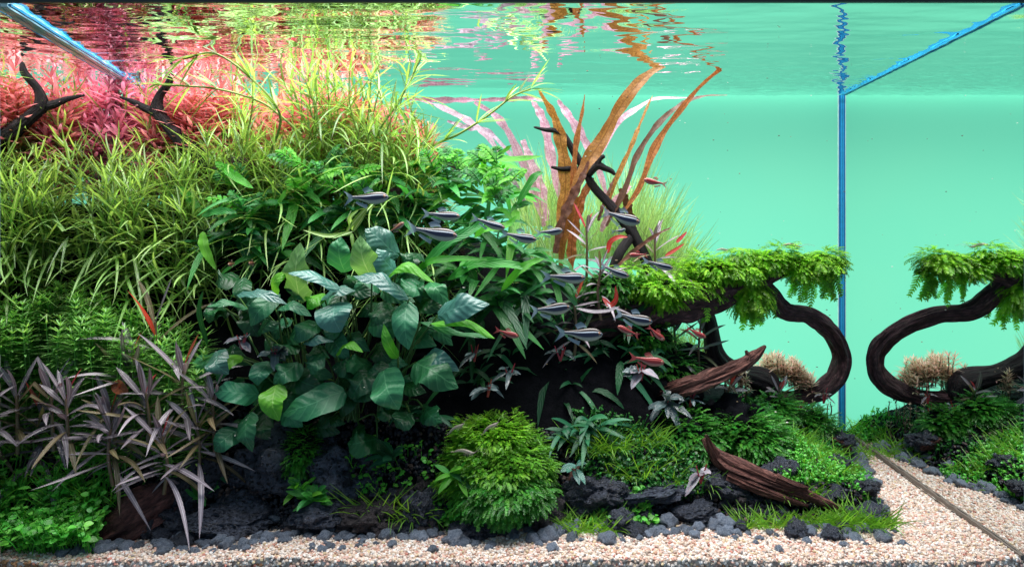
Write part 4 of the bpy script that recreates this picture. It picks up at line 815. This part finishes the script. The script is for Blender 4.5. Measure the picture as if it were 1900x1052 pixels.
for i in range(14): tuft(U(10,210),U(.5,.8),14,70,'fine green grass tuft within the corner carpet','fine grass tufts within the corner carpet')
# little leafy rosettes
def nana(px,py,Y,label,nl=14,L=(26,50),W=(9,15),mat='fern',mats=None,elev=(-.2,1.4),red=False):
    return rosette('small_leafy_plant',px,py,Y,label,M[mat],nl,L,W,(0,360),elev,(.1,.5),n=7,wave=.05,prof=(.5,.75),scatter=9,mats=mats)
nana(578,925,.5,'small bright green leafy plant in front of the black lava rock',24,(28,48),(10,16),mats=['fernl','fern','fern'])
nana(560,905,.55,'leafy crown just above the small bright plant',12,(24,40),(9,14),mats=['fernl','fern'])
nana(372,925,.62,'small green leafy plant beside the driftwood slab',10,(24,42),(10,15))
nana(402,880,.75,'dim green leafy sprig over the dark lava rock',9,(20,34),(8,13),mats=['broad_d'])
nana(842,880,.6,'slender leafy plant left of the moss mound',14,(28,48),(9,14),mats=['fernl','fern'])
nana(725,850,.75,'dim plant with lance leaves below the broad leaves',12,(36,64),(10,16),mats=['broad_d','sword'])
nana(1062,868,.75,'small silver leaved plant on top of the reddish wood stub',8,(22,38),(9,13),mats=['broad_b'])
rosette('narrow_leaf_plant',1092,800,1.15,'dark glossy plant of narrow pointed leaves in the middle',M['sword'],46,(50,90),(9,13),(0,360),(-.3,1.5),(.2,.8),n=9,wave=.03,prof=(.45,.8),scatter=26)
rosette('narrow_leaf_plant',1060,810,1.1,'dark narrow leaved plant touching the moss mound',M['sword'],20,(40,75),(8,12),(0,360),(-.3,1.0),(.2,.8),n=8,wave=.03,prof=(.45,.8),scatter=18)
rosette('narrow_leaf_plant',770,770,1.05,'dim narrow leaved plant in the hollow left of the mound',M['sword'],18,(45,80),(8,12),(0,360),(-.1,1.0),(.3,.9),n=8,wave=.03,prof=(.45,.8),scatter=24,mats=['sword','broad_d'])
# silver and dark rosettes
def buce(px,py,Y,label,nl,L,W,mats,red=None):
    t=rosette('silvery_rosette_plant',px,py,Y,label,M['buce'],nl,(L[0]*.8,L[1]*.8),(W[0]*.75,W[1]*.75),(0,360),(-.3,.9),(.2,.6),n=8,wave=.2,prof=(.5,.65),scatter=5,mats=mats,m=5)
    O=P(px,py,Y); A=Acc()
    for i in range(3): v,f,uv=tube(droop(O+V3(0,0,-.08),(U(-.4,.4),-.2,1),U(.12,.2),.0,5),np.linspace(.012,.004,5),5); A.add(v,f,uv)
    link('stem',A.mesh('stem',M['buce_r'],True,O),t); return t
buce(1300,880,.85,'silver leaved plant with a crimson heart at the head of the log',7,(34,52),(14,22),['buce_w','buce'])
buce(1190,690,1.3,'plant with wide silver white leaves and a red heart above the hollow',8,(36,56),(18,26),['buce_w','buce','buce'])
buce(1235,745,1.5,'dark bluish arching plant beneath the ragged log',12,(40,70),(14,22),['buce'])
buce(1280,740,1.6,'small silvery sprig at the right of the ragged log',10,(18,34),(7,11),['buce'])
buce(512,655,.72,'dark round leaved plant with a crimson heart among the broad leaves',9,(28,46),(18,26),['buce'])
buce(450,630,.65,'silvery crinkled leaved plant at the left of the broad leaves',7,(26,40),(16,22),['buce_w','buce'])
buce(905,720,1.0,'faint bluish leaved plant in the dark hollow',8,(28,50),(10,15),['buce'])
buce(945,690,1.1,'faint plant with a thin upright stem in the hollow',7,(26,46),(9,14),['buce'])
buce(880,655,1.2,'dim grey leaved plant right of the broad leaves',6,(26,44),(9,14),['buce'])
buce(1040,655,1.5,'dim strap leaved plant below the lowest tetra',6,(26,44),(9,12),['buce'])
for i in range(7): buce(1390+i*23,U(735,765),U(2.4,2.6),'tiny plum and silver rosette, '+['leftmost','second from left','third from left','middle one','third from right','second from right','rightmost'][i]+' under the bent branch',8,(14,28),(5,8),['buce','hygro'])
# pink green cushion
O=P(1450,700,2.7)
for i in range(75):
    px=U(1395,1510); py=np.interp(px,[1395,1430,1470,1510],[690,655,668,700])+R()*22; Y=U(2.75,3.15); t_=P(px,py,Y); b=t_+V3(U(-.05,.05),0,-.22)
    stem_plant('pink_tipped_plant',b,t_,'short pale stem with pink green narrow leaves in the cushion','plant','pink tipped stems inside the branch loop',M['pink'],M['hstem'],L=.16,W=.022,per=8,gap=.05,up=.6,sag=.15,nmax=4,n=4)
for i in range(14):
    px=U(1345,1385); py=U(688,715); Y=U(2.4,2.6); t_=P(px,py,Y); stem_plant('pink_tipped_plant',t_+V3(0,0,-.2),t_,'short orange green stem below the driftwood fork','plant','pink tipped stems below the driftwood fork',M['pink'],M['hstem'],L=.14,W=.02,per=7,gap=.05,up=.6,nmax=4,n=4)
for i in range(16):
    px=U(1500,1545); py=U(745,790); Y=U(2.6,2.9); t_=P(px,py,Y); stem_plant('pink_tipped_plant',t_+V3(0,0,-.15),t_,'tiny pale stem below the bottom of the branch loop','plant','tiny pale stems under the branch loop',M['pink'],M['hstem'],L=.09,W=.013,per=5,gap=.05,up=.5,nmax=3,n=4)
single_blades('fallen_leaf','small orange brown leaf scrap caught among the grey leaves','leaf',[([(212,708,.55),(222,720,.5),(238,728,.5)],22,'brown')],origin=(215,712,.55))
single_blades('fallen_leaf','thin silvery leaf hanging out right of the tetras','leaf',[([(1070,572,1.2),(1100,578,1.15),(1130,576,1.1),(1150,568,1.1)],7,'hygro')],origin=(1070,572,1.2))
single_blades('red_leaf','curled rust red leaf beside the branch moss','leaf',[([(1118,552,1.4),(1132,566,1.35),(1143,555,1.3),(1142,530,1.3)],10,'hygro_r')],origin=(1118,552,1.4))
single_blades('red_leaf','curled rust red leaf above the small star plant','leaf',[([(1128,470,1.6),(1132,450,1.55),(1148,440,1.5),(1165,440,1.5)],10,'hygro_r')],origin=(1128,470,1.6))
for (a,b_,lab) in [((1255,450),(1275,430),'upright red leaf tip at the right of the thin grass'),((1234,475),(1270,452),'slanting red leaf near the branch moss')]:
    single_blades('red_leaf',lab,'leaf',[([(a[0],a[1],2.2),((a[0]+b_[0])/2-2,(a[1]+b_[1])/2+2,2.2),(b_[0],b_[1],2.2)],7,'hygro_r')],origin=(a[0],a[1],2.2))
print('plants done')

# ------------------------------------------------------------------ fish and shrimp
def fish_mat(name, back, stripe, mid, belly, trans=.0):
    m,nt=newmat(name); q=NT(nt); at=q.n('ShaderNodeUVMap'); sp=q.n('ShaderNodeSeparateXYZ'); q.l(at.outputs[0],sp.inputs[0])
    # uv: x along 0 tail..1 nose, y height 0 belly..1 back
    nz=q.noise(60,2,q.n('ShaderNodeTexCoord').outputs['Object']); h=q.math('ADD',sp.outputs[1],q.math('MULTIPLY',q.math('SUBTRACT',nz,.5),.04))
    col=q.ramp(h,[(.0,belly),(.22,belly),(.34,mid),(.63,mid),(.66,stripe),(.715,stripe),(.745,back),(1,back)])
    sc=q.n('ShaderNodeTexVoronoi',i={'Scale':70}); q.l(q.n('ShaderNodeTexCoord').outputs['Object'],sc.inputs[0]); col=q.mix(.25,col,sc.outputs[0],'OVERLAY')
    p=q.n('ShaderNodeBsdfPrincipled',i={'Roughness':.28,'Specular IOR Level':.8}); q.l(col,p.inputs['Base Color']); out=q.n('ShaderNodeOutputMaterial'); q.l(p.outputs[0],out.inputs[0]); return m
def fin_mat(name,col,tr=.55):
    m,nt=newmat(name); q=NT(nt); p=q.n('ShaderNodeBsdfPrincipled',i={'Roughness':.35,'Transmission Weight':0}); tc=q.n('ShaderNodeUVMap').outputs[0]; w_=q.n('ShaderNodeTexWave',i={'Scale':9}); w_.bands_direction='Y'; q.l(tc,w_.inputs[0]); q.l(q.mix(w_.outputs[0],tuple(c*.55 for c in col),col),p.inputs[0])
    t=q.n('ShaderNodeBsdfTransparent'); mx=q.n('ShaderNodeMixShader',i={0:tr}); q.l(p.outputs[0],mx.inputs[1]); q.l(t.outputs[0],mx.inputs[2]); out=q.n('ShaderNodeOutputMaterial'); q.l(mx.outputs[0],out.inputs[0]); return m
FM={'black':fish_mat('tetra_skin',(.06,.042,.035),(.85,.93,1.0),(.012,.016,.05),(.36,.38,.32)),'red':fish_mat('red_fish_skin',(.28,.03,.03),(.55,.12,.10),(.25,.015,.015),(.40,.16,.15)),'rust':fish_mat('rust_fish_skin',(.22,.10,.06),(.55,.28,.2),(.20,.05,.04),(.36,.28,.22))}
FN={'black':fin_mat('smoky_fin',(.42,.56,.66),.3),'red':fin_mat('red_fin',(.7,.12,.12),.25),'rust':fin_mat('brown_fin',(.5,.36,.3),.3)}
EYE=plain('fish_eye_ring',(.7,.35,.2),.2,.8); PUP=plain('fish_pupil',(.005,.005,.008),.08,1.0)
def fish_meshes(kind):
    # body runs along +X (nose), unit length 1 without tail
    t=np.array([0,.06,.2,.35,.5,.65,.78,.88,.95,1.0]); hh=np.array([.034,.034,.052,.086,.120,.132,.124,.104,.074,.022]); zc=np.array([.02,.02,.012,-.004,-.012,-.01,-.004,-.002,-.004,-.01])
    n=26; tt=np.linspace(0,1,n); h=np.interp(tt,t,hh); h=np.convolve(np.pad(h,2,'edge'),np.ones(5)/5,'valid'); h[-1]=.01; z=np.interp(tt,t,zc); wd=h*.52
    k=20; th=np.linspace(0,6.283,k,endpoint=False); v=np.zeros((n,k,3)); uv=np.zeros((n,k,2))
    v[...,0]=(tt*.82+.18)[:,None]; v[...,1]=np.cos(th)[None]*wd[:,None]; v[...,2]=z[:,None]+np.sin(th)[None]*h[:,None]*np.where(np.sin(th)>0,.92,1.08)[None]
    uv[...,0]=tt[:,None]; stripe=z+ .012; uv[...,1]=np.clip(.5+ (v[...,2]-z[:,None])/(h[:,None]*2),0,1)
    A=Acc(); A.add(v.reshape(-1,3),grid_faces(n,k,True),uv.reshape(-1,2)); body=A.mesh('body',FM[kind])
    def fin(poly,thick=.004):
        A=Acc(); p=np.array([[a,0,b] for a,b in poly],float)
        q1=p+[0,thick,0]; q2=p-[0,thick,0]; m_=len(p)
        # poly given as two matching edges: first half root, second half tip
        hlf=m_//2; root=p[:hlf]; tipp=p[hlf:]
        nn=5; rows=[root*(1-s_)+tipp*s_ for s_ in np.linspace(0,1,nn)]; g=np.array(rows); g[...,1]=.012*np.sin(np.linspace(0,3,nn))[:,None]
        uvv=np.zeros((nn,hlf,2)); uvv[...,0]=np.linspace(0,1,nn)[:,None]; uvv[...,1]=np.linspace(0,1,hlf)[None]
        A.add(g.reshape(-1,3),grid_faces(nn,hlf),uvv.reshape(-1,2)); return A
    tail=fin([(.19,-.03),(.19,-.01),(.19,.02),(.19,.035),(.19,.05), (-.04,-.17),(.02,-.09),(.08,.01),(.02,.11),(-.04,.17)]).mesh('tail_fin',FN[kind])
    dors=fin([(.46,.09),(.52,.11),(.58,.125),(.66,.125), (.40,.17),(.45,.20),(.53,.235),(.60,.20)]).mesh('dorsal_fin',FN[kind])
    anal=fin([(.27,-.06),(.36,-.10),(.44,-.13),(.52,-.145), (.24,-.10),(.32,-.15),(.42,-.20),(.49,-.235)]).mesh('anal_fin',FN[kind])
    def ball(x,y,z,r,mat,name):
        A=Acc(3); A.add(IV*np.array([r,r*.45,r])+[x,y,z],IF); return A.mesh(name,mat)
    bm=lambda r,mat,name: None
    def eye(y):
        n_=8; th=np.linspace(0,6.283,12,endpoint=False); ph=np.linspace(-1.5,1.5,8); vv=np.array([[math.cos(a)*math.cos(b),math.sin(a),math.cos(a)*math.sin(b)] for a in ph for b in th]); return vv
    E=eye(0); Ae=Acc(); 
    for sg in(-1,1): Ae.add(E*np.array([.031,.014,.031])+[.925,sg*.036,.008],grid_faces(8,12,True),mi=0); Ae.add(E*np.array([.018,.010,.018])+[.927,sg*.044,.008],grid_faces(8,12,True),mi=1)
    return body,tail,dors,anal,Ae
def build_fish(kind,label,cat,group,name,bend=0):
    b,t,d,a,Ae=fish_meshes(kind); r=thing(name,(0,0,0),label,cat,group)
    for m_ in (b,t,d,a):
        for v_ in m_.vertices: v_.co.y+=bend*max(0,.6-v_.co.x)**2
        m_.update()
    link('body',b,r); link('tail_fin',t,r); link('dorsal_fin',d,r); link('anal_fin',a,r)
    link('eyes',Ae.mesh('eyes',[EYE,PUP]),r); return r
def copy_tree(o,parent=None):
    c=o.copy(); C.objects.link(c); c.parent=parent
    for ch in list(o.children): copy_tree(ch,c)
    return c
def place_fish(src,used,px,py,L,ang,Y,label,flip=False,yaw=0,scl=(1,1,1)):
    o=src if not used else copy_tree(src); s=S(Y); l=L/s; o.scale=(l*scl[0],l*scl[1],l*scl[2]); rot=math.radians(ang)
    o.rotation_euler=(0,rot*(1 if not flip else -1),(math.pi if flip else 0)+yaw)
    d=np.array([math.cos((math.pi if flip else 0)+yaw)*math.cos(rot),math.sin((math.pi if flip else 0)+yaw),-math.sin(rot)*(1)]) ; c=P(px,py,Y); o.location=tuple(c-d*np.array([1,1,1])*l*.5*scl[0]); o['label']=label
    return o
# angles: positive = nose down
tet=[(680,367,96,-1,.55,'black tetra with white stripe highest and farthest left'),(818,399,72,6,.9,'black tetra above the second left one over the fern'),(802,431,94,9,.6,'large black tetra above the broad leaves'),(906,414,66,16,.8,'black tetra tilted nose down between fern blades'),
 (962,439,68,8,.8,'small dark tetra nose to tail before the amber plant'),(1020,430,50,-8,.9,'short black tetra in front of the amber leaf bases'),(1152,403,74,12,.9,'dark tetra highest at the right of the amber plant'),(1150,428,38,-10,1.1,'half turned tetra just below the highest right one'),
 (1048,514,80,0,.7,'black tetra with white stripe above the silver star plant'),(1140,503,58,20,.75,'tetra diving beside the silver star plant'),(1222,491,60,13,.8,'tetra before the left end of branch moss'),(1020,573,80,-2,.7,'black tetra at left over the dark hollow'),
 (1075,619,86,0,.6,'lowest black tetra over the dark hollow'),(1175,590,72,11,.7,'black tetra under the mossy branch')]
srcs=[build_fish('black','x','tetra','black striped tetras swimming right','tetra',bd) for bd in (0,.55,-.6)]
for i,(px,py,L,a,Y,lab) in enumerate(tet): place_fish(srcs[i%3],i>2,px,py,L,a+U(-3,3),Y,lab,False,U(-.35,.35) if L>45 else .9,(1,1,U(.9,1.12)))
rs=build_fish('red','x','red fish','small red fish','red_fish')
for i,(px,py,L,a,Y,lab,fl) in enumerate([(1216,349,44,14,1.4,'lone tiny red fish against the green backdrop',True),(1184,473,34,0,1.3,'tiny red fish beside the branch moss',True),(940,618,46,14,.9,'red fish beside the tip of the broad leaf',False),(1291,617,42,25,1.4,'red fish in front of the driftwood prong',False),(1217,618,42,38,1.3,'red fish diving below the branch',False),(1166,633,44,25,1.2,'red nosed small fish left of the diving one',True),(1200,668,66,8,1.1,'pale red fish above the silver white leaves',False)]):
    place_fish(rs,i>0,px,py,L,a,Y,lab,fl,U(-.1,.1))
ru=build_fish('rust','x','small fish','small rust fish','rust_fish')
for i,(px,py,L,a,Y,lab,yw) in enumerate([(843,311,32,10,1.3,'tiny rust brown fish above the fern blades',0),(735,423,36,-35,.9,'rust fish half hidden behind the large tetra',0),(430,490,34,0,1.1,'tiny pale pink fish facing out from the left hollow',-1.45),(468,488,32,0,1.1,'tiny red fish facing out right of the pale pink one',-1.5)]):
    place_fish(ru,i>0,px,py,L,a,Y,lab,False,yw)
SH=plain('shrimp_shell',(.42,.36,.30),.3,.7,trans=.35)
def shrimp_proto():
    r=thing('shrimp',(0,0,0),'x','shrimp','clear grey shrimps resting on the moss')
    pts=np.array([[0,0,.0],[.12,0,.05],[.3,0,.10],[.5,0,.10],[.7,0,.06],[.85,0,.03],[1,0,.05]]); q_=spline(pts,16); A=Acc(); v,f,uv=tube(q_,np.interp(np.linspace(0,1,16),[0,.15,.5,.8,1],[.015,.05,.085,.07,.005]),8); A.add(v,f,uv); link('body',A.mesh('body',SH),r)
    A=Acc()
    for a in(-.5,0,.5): leaf_into(A,droop(V3(.02,0,0),(-1,a,.1),.18,.1,4),.08,(.6,.6),(0,0,1),3)
    link('tail_fan',A.mesh('tail_fan',SH),r)
    A=Acc()
    for i in range(5):
        for sg in(-1,1): v,f,uv=tube(spline([V3(.45+i*.08,sg*.03,.06),V3(.5+i*.08,sg*.12,-.02),V3(.52+i*.08,sg*.13,-.12)],6),np.full(6,.007),4); A.add(v,f,uv)
    link('legs',A.mesh('legs',SH),r)
    for sg in(-1,1):
        A=Acc(); v,f,uv=tube(spline([V3(.95,sg*.02,.06),V3(1.2,sg*.15,.2),V3(1.5,sg*.3,.15)],8),np.full(8,.005),4); A.add(v,f,uv); link('antenna',A.mesh('antenna',SH),r)
    return r
sh=shrimp_proto()
for i,(px,py,L,a,Y,lab,z) in enumerate([(862,834,40,5,.5,'pale shrimp on the left face of the front moss mound',0),(915,800,36,-35,.45,'dim shrimp climbing the front moss mound',.1),(850,800,34,-30,.5,'dim shrimp at the upper left of the moss mound',.1),(1342,461,26,0,2.05,'clear shrimp on the middle moss hump',0),(1470,452,38,6,2.2,'long clear shrimp on the highest moss hump',0),(1290,515,22,60,1.7,'faint shrimp hanging in the branch moss',0)]):
    o=sh if i==0 else copy_tree(sh); l=L/S(Y); o.scale=(l,l,l); o.rotation_euler=(0,math.radians(a),U(-.3,.3)); o.location=tuple(P(px-L/2,py+4,Y)); o['label']=lab
A=Acc(3)
for i in range(170):
    x=U(-3,3.4); y=U(.3,3.2); z=U(-1.9,1.7); r=U(.003,.007)
    if Hn(np.array(x),np.array(y))>z: continue
    A.add(IV*r*np.array([U(.5,2.2),1,U(.5,1.2)])+np.array([x,y,z]),IF,col=random.choice([(.75,.75,.65),(.08,.06,.03),(.3,.22,.12)]))
tag(link('floating_specks',A.mesh('floating_specks',M['grain'],False)),'tiny specks of debris drifting in the water','debris',kind='stuff')
print('all done', len(bpy.data.objects))
